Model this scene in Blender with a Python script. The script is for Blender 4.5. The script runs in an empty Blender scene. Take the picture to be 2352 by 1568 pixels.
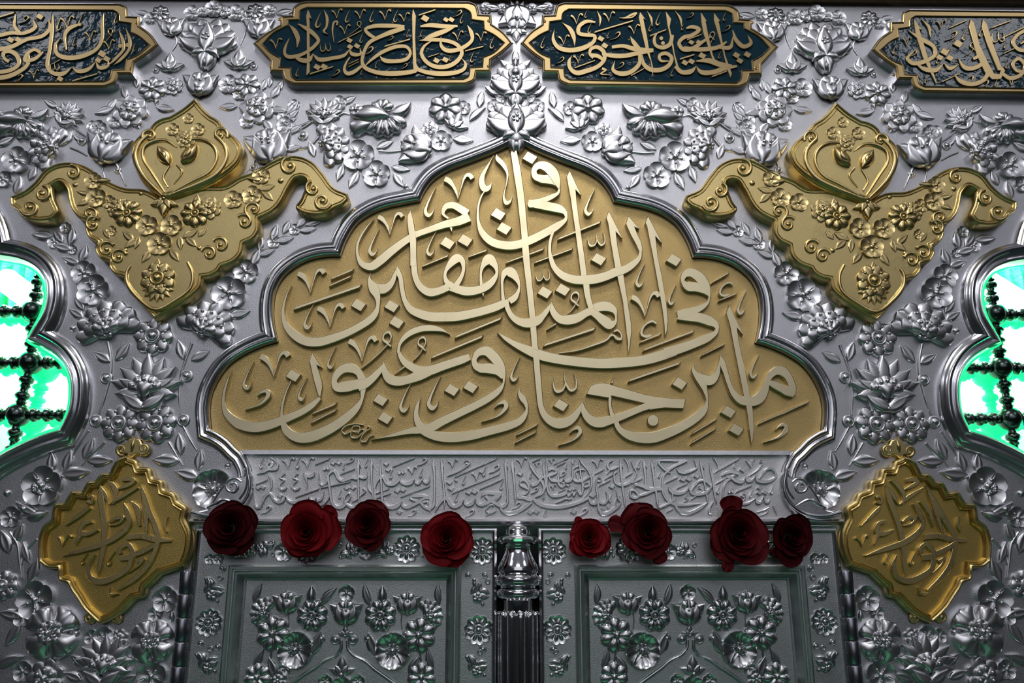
import bpy, math, random
from mathutils import Vector, Matrix, Quaternion
from mathutils.geometry import tessellate_polygon
random.seed(7)
C = bpy.context.scene.collection
SC = bpy.context.scene
PI = math.pi
# ---------------------------------------------------------------- camera, world, lights, exposure
F_PX, PITCH, YAW, ROLL, DIST, CAMZ = 2000.0, 0.26507, -0.01266, -0.00069, 1.62, 1.50
CAMX = -0.018956 * DIST
cam_d = bpy.data.cameras.new('camera'); cam = bpy.data.objects.new('camera', cam_d); C.objects.link(cam)
cam.location = (CAMX, -DIST, CAMZ)
CAM_M = (Matrix.Rotation(YAW, 3, 'Z') @ Matrix.Rotation(PITCH, 3, 'X') @ Matrix(((1, 0, 0), (0, 0, -1), (0, 1, 0))) @ Matrix.Rotation(ROLL, 3, 'Z'))
cam.rotation_euler = CAM_M.to_euler()
cam_d.sensor_width = 36.0; cam_d.sensor_fit = 'HORIZONTAL'; cam_d.lens = F_PX * 36.0 / 2352.0
cam_d.clip_start = 0.05; cam_d.clip_end = 60
SC.camera = cam
SC.view_settings.view_transform = 'Standard'; SC.view_settings.look = 'None'
SC.view_settings.gamma = 1.0; SC.view_settings.use_curve_mapping = False
SC.view_settings.exposure = 0.0
wd = bpy.data.worlds.new('hall_light'); SC.world = wd; wd.use_nodes = True
bg = wd.node_tree.nodes['Background']; bg.inputs[0].default_value = (0.85, 0.84, 1.0, 1); bg.inputs[1].default_value = 0.125
def area(name, loc, target, sx, sy, power, col=(1, 1, 1), spread=180):
    l = bpy.data.lights.new(name, 'AREA'); l.shape = 'RECTANGLE'; l.size = sx; l.size_y = sy; l.energy = power; l.color = col
    l.spread = math.radians(spread)
    o = bpy.data.objects.new(name, l); C.objects.link(o); o.location = loc
    o.rotation_euler = (Vector(target) - Vector(loc)).to_track_quat('-Z', 'Y').to_euler()
    return o
area('ceiling_lamp', (0.0, -3.6, 4.15), (0, 0, 2.2), 1.3, 0.7, 15, (0.98, 0.97, 1.0))
area('ceiling_lamp_left', (-2.6, -2.2, 4.4), (0, 0, 2.0), 0.9, 0.5, 6, (0.95, 0.95, 1.0))
area('ceiling_lamp_right', (2.5, -2.4, 4.3), (0, 0, 2.0), 0.8, 0.5, 4.5, (0.95, 0.95, 1.0))
area('ceiling_lamp_near', (0.1, -0.8, 3.6), (0, 0, 2.2), 0.9, 0.25, 9, (1.0, 0.98, 0.95))
area('green_floor_lamp', (0.0, -1.5, 0.25), (0, 0, 1.6), 1.6, 0.12, 0.7, (0.2, 1.0, 0.5))
area('far_hall_fill', (0.0, -8.8, 4.55), (0, 0, 2.1), 7.0, 3.9, 56, (0.94, 0.95, 1.0))  # added unseen fill, stands in for the bright far hall in the reflections
# ---------------------------------------------------------------- helpers
def W(px, py, d=0.0):
    """photo pixel -> point of the facade plane that stands d metres proud of the silver plate"""
    v = CAM_M @ Vector(((px - 1176.0) / F_PX, (784.0 - py) / F_PX, -1.0))
    t = (DIST - d) / v.y
    return Vector((CAMX + v.x * t, -d, CAMZ + v.z * t))
def scale_at(px, py, d=0.0):
    a = W(px, py, d); return ((W(px + 1, py, d) - a).length * (W(px, py + 1, d) - a).length) ** 0.5
class MB:
    def __init__(s): s.v = []; s.f = []
    def add(s, vs, fs):
        n = len(s.v); s.v += [tuple(p) for p in vs]; s.f += [tuple(i + n for i in f) for f in fs]
    def mirror(s):
        m = MB(); m.v = [(-x, y, z) for x, y, z in s.v]; m.f = [tuple(reversed(f)) for f in s.f]; return m
    def mesh(s, name, mat, angle=40):
        me = bpy.data.meshes.new(name); me.from_pydata(s.v, [], s.f); me.update()
        me.shade_smooth()
        if angle < 179: me.set_sharp_from_angle(angle=math.radians(angle))
        if mat: me.materials.append(mat)
        return me
    def obj(s, name, mat, parent=None, angle=40):
        return link(name, s.mesh(name, mat, angle), parent)
def link(name, me, parent=None):
    o = bpy.data.objects.new(name, me); C.objects.link(o)
    if parent: o.parent = parent
    return o
def tag(o, label=None, cat=None, group=None, kind=None):
    for k, v in (('label', label), ('category', cat), ('group', group), ('kind', kind)):
        if v: o[k] = v
    return o
def empty(name, label, cat, group=None):
    o = bpy.data.objects.new(name, None); C.objects.link(o); o.empty_display_size = 0.02
    return tag(o, label, cat, group)
def crs(pts, n=6, closed=False):
    """smooth curve through pts (any dimension), chord-length Hermite"""
    k = len(pts)
    if k < 3 and not closed: return [tuple(p) for p in pts]
    out = []
    def P(i): return pts[i % k] if closed else pts[max(0, min(k - 1, i))]
    def dist(a, b): return max(1e-6, math.hypot(a[0] - b[0], a[1] - b[1])) ** 0.5
    for i in range(k if closed else k - 1):
        p0, p1, p2, p3 = P(i - 1), P(i), P(i + 1), P(i + 2)
        d1 = dist(p1, p2); d0 = dist(p0, p1) if p0 != p1 else d1; d2 = dist(p2, p3) if p2 != p3 else d1
        for j in range(n):
            t = j / n; o = []
            for a, b, c, e in zip(p0, p1, p2, p3):
                m1 = ((c - b) / d1 - (c - a) / (d0 + d1) + (b - a) / d0) * d1 if p0 != p1 else (c - b)
                m2 = ((e - c) / d2 - (e - b) / (d1 + d2) + (c - b) / d1) * d1 if p2 != p3 else (c - b)
                o.append((2*t**3 - 3*t*t + 1) * b + (t**3 - 2*t*t + t) * m1 + (-2*t**3 + 3*t*t) * c + (t**3 - t*t) * m2)
            out.append(tuple(o))
    if not closed: out.append(tuple(pts[-1]))
    return out
def path(spec, n=6, closed=False):
    """'x y, x y c, ...' smooth path through points; c marks a corner"""
    P = []; cor = []
    for s in spec.replace('\n', ' ').split(','):
        q = s.split()
        if not q: continue
        P.append((float(q[0]), float(q[1]))); cor.append(len(q) > 2)
    if closed:
        if not any(cor): return crs(P, n, True)
        i = cor.index(True); P = P[i:] + P[:i + 1]; cor = cor[i:] + cor[:i + 1]
    out = []; seg = [P[0]]
    for p, c in zip(P[1:], cor[1:]):
        seg.append(p)
        if c: out += crs(seg, n)[:-1] if len(seg) > 2 else seg[:-1]; seg = [p]
    if len(seg) > 1: out += crs(seg, n) if len(seg) > 2 else seg
    else: out += seg
    if closed: out = out[:-1]
    return out
def ribbon(mb, pts, d0, d1, ch=0.0012, n=6, smooth=True):
    """calligraphic stroke: pts (px, py, width px) -> flat raised bar with chamfered edges"""
    q = crs(pts, n) if smooth else [tuple(p) for p in pts]
    N = len(q); rows = []
    for i, (x, y, w) in enumerate(q):
        a = q[max(0, i - 1)]; b = q[min(N - 1, i + 1)]
        tx, ty = b[0] - a[0], b[1] - a[1]; l = math.hypot(tx, ty) or 1
        nx, ny = -ty / l, tx / l
        if not smooth and 0 < i < N - 1:
            c = q[i]; l1 = math.hypot(c[0]-a[0], c[1]-a[1]) or 1; l2 = math.hypot(b[0]-c[0], b[1]-c[1]) or 1
            tx, ty = (c[0]-a[0])/l1 + (b[0]-c[0])/l2, (c[1]-a[1])/l1 + (b[1]-c[1])/l2; l = math.hypot(tx, ty) or 1
            nx, ny = -ty / l, tx / l; k = max(0.4, abs(nx * -(b[1]-c[1])/l2 + ny * (b[0]-c[0])/l2)); w = w / k
        w = max(0.3, w); dz = d1 + 0.0003 * i / N
        s = scale_at(x, y, dz); c = min(ch / s, w * 0.3); h = w / 2
        L = W(x + nx*h, y + ny*h, dz); R = W(x - nx*h, y - ny*h, dz)
        Li = W(x + nx*(h-c), y + ny*(h-c), dz); Ri = W(x - nx*(h-c), y - ny*(h-c), dz)
        e = min(c * s, ch) * 0.8
        rows.append([(L.x, -d0, L.z), (L.x, L.y + e, L.z), tuple(Li), tuple(Ri), (R.x, R.y + e, R.z), (R.x, -d0, R.z)])
    vs = [v for r in rows for v in r]; fs = []
    for i in range(N - 1):
        for j in range(5):
            a = i*6 + j; fs.append((a, a + 1, a + 7, a + 6))
    fs.append((5, 4, 3, 2, 1, 0)); b = (N - 1)*6; fs.append((b, b+1, b+2, b+3, b+4, b+5))
    mb.add(vs, fs)
def area2(p): return sum(p[i-1][0]*p[i][1] - p[i][0]*p[i-1][1] for i in range(len(p))) / 2
def inset(p, c):
    """move a closed px polygon inwards by c"""
    n = len(p); s = 1 if area2(p) > 0 else -1; out = []
    for i in range(n):
        a, b, d = p[i-1], p[i], p[(i+1) % n]
        l1 = math.hypot(b[0]-a[0], b[1]-a[1]) or 1; l2 = math.hypot(d[0]-b[0], d[1]-b[1]) or 1
        n1 = (-(b[1]-a[1])/l1*s, (b[0]-a[0])/l1*s); n2 = (-(d[1]-b[1])/l2*s, (d[0]-b[0])/l2*s)
        mx, my = n1[0]+n2[0], n1[1]+n2[1]; k = mx*n1[0] + my*n1[1]
        k = max(k, 0.35); out.append((b[0] + mx/k*c, b[1] + my/k*c))
    return out
def poly(mb, p, d0, d1, ch=0.0012, holes=(), round_=0):
    """flat raised piece with outline p (px at height d1), optional holes, chamfered or rounded rim"""
    s = scale_at(p[0][0], p[0][1], d1); c = ch / s
    if area2(p) < 0: p = p[::-1]
    holes = [h if area2(h) < 0 else h[::-1] for h in holes]
    tops = []
    steps = [(0.0, 1.0), (1.0, 0.0)] if not round_ else [(1 - math.cos(a), 1 - math.sin(a)) for a in [PI/2*i/round_ for i in range(round_ + 1)]]
    for ring, sg in [(p, 1)] + [(h, -1) for h in holes]:
        prev = None; n = len(ring); rings = []
        base = [W(x, y, d1) for x, y in ring]
        rings.append([(v.x, -d0, v.z) for v in base])
        for fx, fz in steps:
            q = inset(ring, sg * c * fx) if fx > 0 else ring
            rings.append([(v.x, v.y + ch * fz, v.z) for v in (W(x, y, d1) for x, y in q)])
        vs = [v for r in rings for v in r]; fs = []
        for k in range(len(rings) - 1):
            for i in range(n):
                a, b = k*n + i, k*n + (i+1) % n; fs.append((a, a + n, b + n, b))
        mb.add(vs, fs); tops.append(rings[-1])
    flat = [v for t in tops for v in t]
    tri = tessellate_polygon([[Vector((v[0], v[2], 0)) for v in t] for t in tops])
    fs = []
    for a, b, c2 in tri:
        A, B, D = flat[a], flat[b], flat[c2]
        cr = (B[0]-A[0])*(D[2]-A[2]) - (B[2]-A[2])*(D[0]-A[0])
        if abs(cr) < 1e-14: continue
        fs.append((a, b, c2) if cr > 0 else (c2, b, a))
    mb.add(flat, fs)
def sweep(mb, p, prof, closed=False, side=1, d_path=0.0, caps=True):
    """moulding: profile (offset px to the left of the path, height m) carried along px path p with mitred corners"""
    n = len(p); m = len(prof); vs = []; corners = []
    for i in range(n):
        if not closed and i in (0, n-1): continue
        a, b, d = p[i-1], p[i], p[(i+1) % n]; l1 = math.hypot(b[0]-a[0], b[1]-a[1]); l2 = math.hypot(d[0]-b[0], d[1]-b[1])
        if l1 < 1e-6 or l2 < 1e-6: continue
        n1 = (-(b[1]-a[1])/l1*side, (b[0]-a[0])/l1*side); n2 = (-(d[1]-b[1])/l2*side, (d[0]-b[0])/l2*side); k = 1 + n1[0]*n2[0] + n1[1]*n2[1]
        if k < 1.88: corners.append((i, b, ((n1[0]+n2[0])/max(k, .3), (n1[1]+n2[1])/max(k, .3))))
    for i in range(n):
        a = p[i-1] if (i or closed) else None; b = p[i]; d = p[(i+1) % n] if (i < n-1 or closed) else None
        ns = []
        for u, v in ((a, b), (b, d)):
            if u is None or v is None: continue
            l = math.hypot(v[0]-u[0], v[1]-u[1])
            if l > 1e-6: ns.append((-(v[1]-u[1])/l*side, (v[0]-u[0])/l*side))
        if len(ns) == 2:
            mx, my = ns[0][0]+ns[1][0], ns[0][1]+ns[1][1]; k = max(0.3, mx*ns[0][0] + my*ns[0][1]); nx, ny = mx/k, my/k
        else: nx, ny = ns[0]
        near = [c for c in corners if c[0] != i and min(abs(c[0]-i), n - abs(c[0]-i) if closed else 10**6) < 60]
        for off, h in prof:
            qx, qy = b[0] + nx*off, b[1] + ny*off
            for ci, cb, cm in near:      # past a mitre line: collapse onto it
                if abs(off) < .01: continue
                sg = 1 if off > 0 else -1; c1 = cm[0]*sg*(b[1]-cb[1]) - cm[1]*sg*(b[0]-cb[0]); c2 = cm[0]*sg*(qy-cb[1]) - cm[1]*sg*(qx-cb[0])
                if c1*c2 < 0 and (qx-cb[0])*cm[0]*sg + (qy-cb[1])*cm[1]*sg > 0 and math.hypot(b[0]-cb[0], b[1]-cb[1]) < abs(off)*2.2: qx, qy = cb[0] + cm[0]*off, cb[1] + cm[1]*off
            q = W(qx, qy, d_path); vs.append((q.x, -h, q.z))
    fs = []
    for i in range(n if closed else n - 1):
        for j in range(m - 1):
            a = i*m + j; b = ((i+1) % n)*m + j
            fs.append((a, b, b+1, a+1) if side > 0 else (a, a+1, b+1, b))
    if not closed and caps:
        fs.append(tuple(range(m))); fs.append(tuple(range((n-1)*m, n*m))[::-1])
    mb.add(vs, fs)
def lathe(mb, prof, center, nseg=32, a0=0.0, a1=2*PI, axis='Z', flute=None):
    """prof (radius, height)"""
    m = len(prof); full = abs(a1 - a0 - 2*PI) < 1e-6; k = nseg if full else nseg + 1; vs = []
    for i in range(k):
        a = a0 + (a1 - a0)*i/nseg
        for r, h in prof:
            rr = r*flute(a, h) if flute else r
            x, y = rr*math.cos(a), rr*math.sin(a)
            if axis == 'Z': v = (x, y, h)
            elif axis == 'X': v = (h, x, y)
            else: v = (x, -h, y)
            vs.append((v[0]+center[0], v[1]+center[1], v[2]+center[2]))
    fs = []
    for i in range(nseg):
        for j in range(m - 1):
            a, b = i*m + j, ((i+1) % k)*m + j; fs.append((a, b, b+1, a+1))
    mb.add(vs, fs)
def fix_normals(me):
    import bmesh
    b = bmesh.new(); b.from_mesh(me); bmesh.ops.recalc_face_normals(b, faces=b.faces); b.to_mesh(me); b.free()
# ---------------------------------------------------------------- materials
def mat(name, col, metal=0.0, rough=0.4, bump=None, coat=0.0, var=0.0, sheen=0.0, varscale=14.0, roughvar=0.0, spec=None):
    m = bpy.data.materials.new(name); m.use_nodes = True; nt = m.node_tree; p = nt.nodes['Principled BSDF']
    p.inputs['Base Color'].default_value = (*col, 1); p.inputs['Metallic'].default_value = metal; p.inputs['Roughness'].default_value = rough
    if spec is not None: p.inputs['Specular IOR Level'].default_value = spec
    if coat: p.inputs['Coat Weight'].default_value = coat; p.inputs['Coat Roughness'].default_value = 0.06
    if sheen: p.inputs['Sheen Weight'].default_value = sheen; p.inputs['Sheen Tint'].default_value = (*[min(1, c*6) for c in col], 1)
    tc = nt.nodes.new('ShaderNodeTexCoord')
    if var or roughvar:
        nz = nt.nodes.new('ShaderNodeTexNoise'); nz.inputs['Scale'].default_value = varscale; nz.inputs['Detail'].default_value = 6
        nt.links.new(tc.outputs['Object'], nz.inputs['Vector'])
        if var:
            mx = nt.nodes.new('ShaderNodeMix'); mx.data_type = 'RGBA'
            mx.inputs[6].default_value = (*[c*(1-var) for c in col], 1); mx.inputs[7].default_value = (*[min(1, c*(1+var*0.6)) for c in col], 1)
            nt.links.new(nz.outputs['Fac'], mx.inputs[0]); nt.links.new(mx.outputs[2], p.inputs['Base Color'])
        if roughvar:
            mr = nt.nodes.new('ShaderNodeMapRange'); mr.inputs[1].default_value = 0.3; mr.inputs[2].default_value = 0.7
            mr.inputs[3].default_value = max(0.03, rough-roughvar); mr.inputs[4].default_value = rough+roughvar
            nt.links.new(nz.outputs['Fac'], mr.inputs[0]); nt.links.new(mr.outputs[0], p.inputs['Roughness'])
    if bump:
        prev = None
        for kind, sc, st, dist in bump:
            if kind == 'noise':
                t = nt.nodes.new('ShaderNodeTexNoise'); t.inputs['Scale'].default_value = sc; t.inputs['Detail'].default_value = 3; out = t.outputs['Fac']
            elif kind == 'voronoi':
                t = nt.nodes.new('ShaderNodeTexVoronoi'); t.inputs['Scale'].default_value = sc; out = t.outputs['Distance']
            else:
                t = nt.nodes.new('ShaderNodeTexWave'); t.inputs['Scale'].default_value = sc; t.inputs['Distortion'].default_value = 1.2; t.inputs['Detail Scale'].default_value = 3; out = t.outputs['Fac']
                t.bands_direction = 'DIAGONAL'
            nt.links.new(tc.outputs['Object'], t.inputs['Vector'])
            b = nt.nodes.new('ShaderNodeBump'); b.inputs['Strength'].default_value = st; b.inputs['Distance'].default_value = dist
            nt.links.new(out, b.inputs['Height'])
            if prev: nt.links.new(prev.outputs['Normal'], b.inputs['Normal'])
            prev = b
        nt.links.new(prev.outputs['Normal'], p.inputs['Normal'])
    return m
M = {}
M['plate'] = mat('hammered_silver', (0.70, 0.70, 0.74), 1, 0.36, [('voronoi', 950, 0.30, 0.0008), ('noise', 26, 0.05, 0.003)], roughvar=0.06, varscale=9)
M['silver'] = mat('polished_silver', (0.78, 0.78, 0.81), 1, 0.32)
M['rim'] = mat('bright_silver_moulding', (0.80, 0.80, 0.84), 1, 0.22, [('noise', 25, 0.12, 0.003)])
M['letter_silver'] = mat('silver_lettering', (0.90, 0.90, 0.93), 1, 0.28, None, roughvar=0.05, varscale=40)
M['strip'] = mat('stippled_silver', (0.90, 0.89, 0.90), 1, 0.42, [('voronoi', 850, 0.45, 0.0010)])
M['gold_field'] = mat('woven_gold_field', (0.72, 0.52, 0.22), 1, 0.42, [('voronoi', 950, 0.40, 0.0009)], var=0.12, varscale=12)
M['gold_letter'] = mat('gold_lettering', (0.80, 0.70, 0.45), 1, 0.33, None, var=0.10, roughvar=0.06, varscale=24)
M['gold'] = mat('embossed_gold', (0.76, 0.60, 0.27), 1, 0.30, [('voronoi', 900, 0.22, 0.0008)], roughvar=0.05, varscale=20)
M['gold_relief'] = mat('gold_relief', (0.78, 0.61, 0.28), 1, 0.30)
M['gold_bright'] = mat('gold_leaf_shield', (0.74, 0.53, 0.16), 1, 0.34, [('voronoi', 850, 0.30, 0.0009)])
M['brass'] = mat('satin_brass', (0.50, 0.37, 0.18), 1, 0.34, None, var=0.1)
M['brass_letter'] = mat('brass_lettering', (0.52, 0.39, 0.20), 1, 0.32, None, var=0.08)
M['enamel'] = mat('dark_teal_enamel', (0.004, 0.030, 0.048), 0, 0.10, [('noise', 42, 0.42, 0.004)])
M['door'] = mat('door_silver', (0.60, 0.63, 0.63), 1, 0.34, [('voronoi', 950, 0.30, 0.0008)], roughvar=0.05)
M['door_relief'] = mat('door_relief_silver', (0.66, 0.68, 0.69), 1, 0.27)
M['chrome'] = mat('mirror_silver', (0.84, 0.84, 0.87), 1, 0.10, [('noise', 20, 0.08, 0.003)])
M['steel'] = mat('dark_steel', (0.30, 0.31, 0.35), 1, 0.30)
M['grille'] = mat('green_black_metal', (0.10, 0.13, 0.12), 1, 0.22)
M['ledge'] = mat('dark_bronze_ledge', (0.10, 0.075, 0.045), 1, 0.5, [('noise', 60, 0.4, 0.003)])
# ---------------------------------------------------------------- embossed flower kit (unit size, +Y up, +Z out of the plate)
def ridge(mb, pts, d, h, n=6, smooth=True, seg=5):
    """half-round raised line on the plate: pts (px, py, width px)"""
    q = crs(pts, n) if smooth else pts; N = len(q); vs = []; fs = []
    for i, (x, y, w) in enumerate(q):
        a = q[max(0, i-1)]; b = q[min(N-1, i+1)]; l = math.hypot(b[0]-a[0], b[1]-a[1]) or 1
        nx, ny = -(b[1]-a[1])/l, (b[0]-a[0])/l; w = max(w, 0.4); s = scale_at(x, y, d); hh = min(h, w*s*0.62)
        for k in range(seg + 1):
            t = PI*k/seg; p = W(x + nx*math.cos(t)*w/2, y + ny*math.cos(t)*w/2, d); vs.append((p.x, -d - hh*math.sin(t), p.z))
    m = seg + 1
    for i in range(N - 1):
        for k in range(seg): a = i*m + k; fs.append((a, a+1, a+1+m, a+m))
    fs.append(tuple(range(m))[::-1]); fs.append(tuple(range((N-1)*m, N*m)))
    mb.add(vs, fs)
def bead(mb, x, y, r, z, n=8, m=3, hs=0.9):
    vs = []; fs = []
    for j in range(m):
        t = PI/2*j/m
        for i in range(n): vs.append((x + r*math.cos(t)*math.cos(2*PI*i/n), y + r*math.cos(t)*math.sin(2*PI*i/n), z + r*hs*math.sin(t)))
    vs.append((x, y, z + r*hs))
    for j in range(m-1):
        for i in range(n): a = j*n+i; b = j*n+(i+1) % n; fs.append((a, b, b+n, a+n))
    for i in range(n): fs.append(((m-1)*n+i, (m-1)*n+(i+1) % n, m*n))
    mb.add(vs, fs)
def ringm(mb, x, y, r, w, z, n=16):
    vs = []; fs = []
    for i in range(n):
        a = 2*PI*i/n
        for k in range(5):
            t = PI*k/4; rr = r + w*math.cos(t)/2; vs.append((x + rr*math.cos(a), y + rr*math.sin(a), z + w*0.6*math.sin(t)))
    for i in range(n):
        for k in range(4): a = i*5+k; b = ((i+1) % n)*5+k; fs.append((b, b+1, a+1, a))
    mb.add(vs, fs)
SH = {'round': lambda u: (max(0, 1 - (2*max(u, .02)**1.35 - 1)**2))**0.5 * (0.35 + 0.65*min(1, u*1.7)),
      'point': lambda u: math.sin(PI*min(1, u))**0.8 * (1.0 if u < .5 else 1 - .25*(u-.5)*2),
      'leaf': lambda u: math.sin(PI*u**0.85)**0.9,
      'fan': lambda u: (0.22 + 0.78*min(1, u/.72)**.85) * (1.0 if u < .72 else max(0, 1 - ((u-.72)/.28)**2)**.5)}
def petal(mb, ang, x0, y0, L, w, z0, dome=.12, lift=.0, kind='round', groove=0.0, bend=0.0, nu=9, nv=6, thick=None, tip=0.0, wavy=0.0):
    """one petal growing from (x0,y0) towards ang (deg, 90 = up); dome<0 cups it; bend curls it sideways; tip raises the end"""
    a0 = math.radians(ang); vs = []; fs = []; f = SH[kind]
    for i in range(nu + 1):
        u = i/nu if kind in ('leaf', 'point') else math.sin(PI/2*i/nu); a = a0 + bend*u
        cx = x0; cy = y0
        k = 6
        for q in range(k): aa = a0 + bend*u*(q+.5)/k; cx += math.cos(aa)*L*u/k; cy += math.sin(aa)*L*u/k
        hw = w*f(u)
        for j in range(nv + 1):
            v = -1 + 2*j/nv
            z = z0 + dome*(1 - v*v)*(0.4 + .6*math.sin(PI*min(1, u*.95+.05))) + lift*u + tip*u**3 - groove*math.exp(-(v*3.2)**2)*math.sin(PI*u)
            if wavy: z += wavy*math.sin(v*PI*2.5)*u
            x = cx - math.sin(a)*hw*v; y = cy + math.cos(a)*hw*v
            vs.append((x, y, z))
    m = nv + 1
    for i in range(nu):
        for j in range(nv): p = i*m + j; fs.append((p, p+m, p+m+1, p+1))
    border = [j for j in range(m)] + [i*m + nv for i in range(1, nu+1)] + [nu*m + j for j in range(nv-1, -1, -1)] + [i*m for i in range(nu-1, 0, -1)]
    n0 = len(vs)
    for b in border: x, y, z = vs[b]; vs.append((x, y, (z - thick) if thick is not None else min(0.0, z - .02)))
    nb = len(border)
    for i in range(nb): j = (i+1) % nb; fs.append((border[i], border[j], n0+j, n0+i))
    mb.add(vs, fs)
def F(fn):
    mb = MB(); fn(mb); return mb
def _f5(mb, n=5, seeds=True):
    for i in range(n): petal(mb, 90 + 360*i/n, 0, 0, 1.0, .51, .17, dome=-.05, lift=.06, kind='round', groove=.03, tip=.06)
    bead(mb, 0, 0, .19, .18, 10, 3)
    if seeds:
        for i in range(n): a = math.radians(90 + 360*(i+.5)/n); bead(mb, .40*math.cos(a), .40*math.sin(a), .09, .19, 6, 2)
def _f8(mb):
    for i in range(8): petal(mb, 90 + 45*i, .12*math.cos(math.radians(90+45*i)), .12*math.sin(math.radians(90+45*i)), .88, .36, .10, dome=.22, lift=.02, groove=.0)
    ringm(mb, 0, 0, .24, .12, .28); bead(mb, 0, 0, .14, .28)
def _f7(mb):
    for i in range(7): petal(mb, 90 + 360/7*i, 0, 0, 1.0, .42, .08, dome=.24, lift=.04, groove=.05)
    bead(mb, 0, 0, .24, .26)
def _beaded(mb):
    for i in range(7): petal(mb, 77 + 360/7*i, 0, 0, 1.0, .36, .14, dome=.06, lift=.05, groove=.03)
    for i in range(6): petal(mb, 90 + 60*i, 0, 0, .62, .33, .28, dome=.07, lift=.02, thick=.12)
    for i in range(6): a = math.radians(90 + 60*i); bead(mb, .42*math.cos(a), .42*math.sin(a), .10, .36, 6, 2)
    bead(mb, 0, 0, .19, .34)
def _ringf(mb):
    for i in range(8): petal(mb, 90 + 45*i, 0, 0, 1.0, .38, .10, dome=.17, lift=.05, groove=.05)
    for i in range(8): a = math.radians(112.5 + 45*i); bead(mb, .66*math.cos(a), .66*math.sin(a), .10, .24, 6, 2)
    ringm(mb, 0, 0, .36, .16, .30); bead(mb, 0, 0, .26, .28)
def _rosette(mb):
    for i in range(10): petal(mb, 90 + 36*i, 0, 0, 1.0, .31, .10, dome=-.04, lift=.05, tip=.06)
    for i in range(10): petal(mb, 90 + 36*i, .2*math.cos(math.radians(90+36*i)), .2*math.sin(math.radians(90+36*i)), .58, .15, .17, dome=.10, thick=.06)
    ringm(mb, 0, 0, .33, .12, .20); bead(mb, 0, 0, .20, .20)
def _poppy(mb):
    for i in range(5): petal(mb, 54 + 72*i, 0, 0, 1.0, .60, .12 + .012*(i % 2), dome=-.10, lift=.14, kind='fan', tip=.08, wavy=.04, nu=10, nv=8)
    for i in range(9): a = 2*PI*i/9; bead(mb, .34*math.cos(a), .34*math.sin(a), .075, .24, 6, 2); petal(mb, math.degrees(a), 0, 0, .36, .03, .22, dome=.03, thick=.05, nu=3, nv=2)
    bead(mb, 0, 0, .18, .24, 10, 3)
def _bigpoppy(mb):
    for i, a in enumerate((45, 135, 225, 315)): petal(mb, a, 0, 0, 1.08, .60, .12 + .03*(i % 2), dome=.20, lift=.08, kind='fan', groove=.05, tip=-.06, wavy=.03, nu=10, nv=8)
    for i in range(8): petal(mb, 90 + 45*i, 0, 0, .48, .19, .34, dome=.05, lift=.05, thick=.14)
    for i in range(8): a = 2*PI*(i+.5)/8; bead(mb, .30*math.cos(a), .30*math.sin(a), .08, .42, 6, 2)
    bead(mb, 0, 0, .15, .42, 10, 3)
def _peony(mb):
    for i, a in enumerate((0, 28, 58, 90, 122, 152, 180)): petal(mb, a, 0, -.36, 1.25, .34, .10 + .02*(i % 2), dome=.12, lift=.05, kind='fan', groove=.02, tip=.03)
    for i, a in enumerate((18, 54, 90, 126, 162)): petal(mb, a, 0, -.40, .92, .29, .26 + .02*(i % 2), dome=.08, lift=.02, kind='fan', thick=.14)
    for i in range(5): a = math.radians(34 + 28*i); bead(mb, .78*math.cos(a), -.40 + .78*math.sin(a), .08, .38, 6, 2)
    for i, a in enumerate((30, 70, 110, 150)): petal(mb, a, 0, -.44, .58, .22, .38 + .02*(i % 2), dome=.08, kind='fan', thick=.12)
    for a in (60, 90, 120): b = math.radians(a); bead(mb, .42*math.cos(b), -.44 + .42*math.sin(b), .085, .46, 6, 2)
    bead(mb, 0, -.38, .19, .40, 10, 3)
    petal(mb, 165, .10, -.52, 1.0, .26, .24, dome=.12, kind='leaf', groove=.07, bend=-.5); petal(mb, 35, -.05, -.52, 1.05, .26, .24, dome=.12, kind='leaf', groove=.07, bend=.6)
    bead(mb, -.1, -.62, .10, .3); bead(mb, .1, -.62, .10, .3)
def _lotus(mb):
    for i, a in enumerate((12, 38, 64, 90, 116, 142, 168)): petal(mb, a, 0, -.25, 1.20, .31, .12 + .02*(i % 2), dome=.14, lift=.06, kind='leaf', groove=.05)
    for i, a in enumerate((-5, 25, 155, 185)): petal(mb, a, 0, -.35, 1.0, .25, .18, dome=.12, lift=.04, kind='leaf', groove=.05)
    for i in range(5): a = math.radians(30 + 30*i); petal(mb, 30 + 30*i, 0, -.4, .62, .20, .30, dome=.08, kind='fan', thick=.10); bead(mb, .42*math.cos(a), -.4 + .42*math.sin(a), .08, .40, 6, 2)
    petal(mb, 90, 0, -.55, .55, .34, .34, dome=.10, kind='fan', thick=.1)
    petal(mb, 158, .12, -.95, 1.0, .24, .26, dome=.14, kind='leaf', groove=.08, bend=-.35); petal(mb, 22, -.12, -.95, 1.0, .24, .26, dome=.14, kind='leaf', groove=.08, bend=.35)
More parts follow.
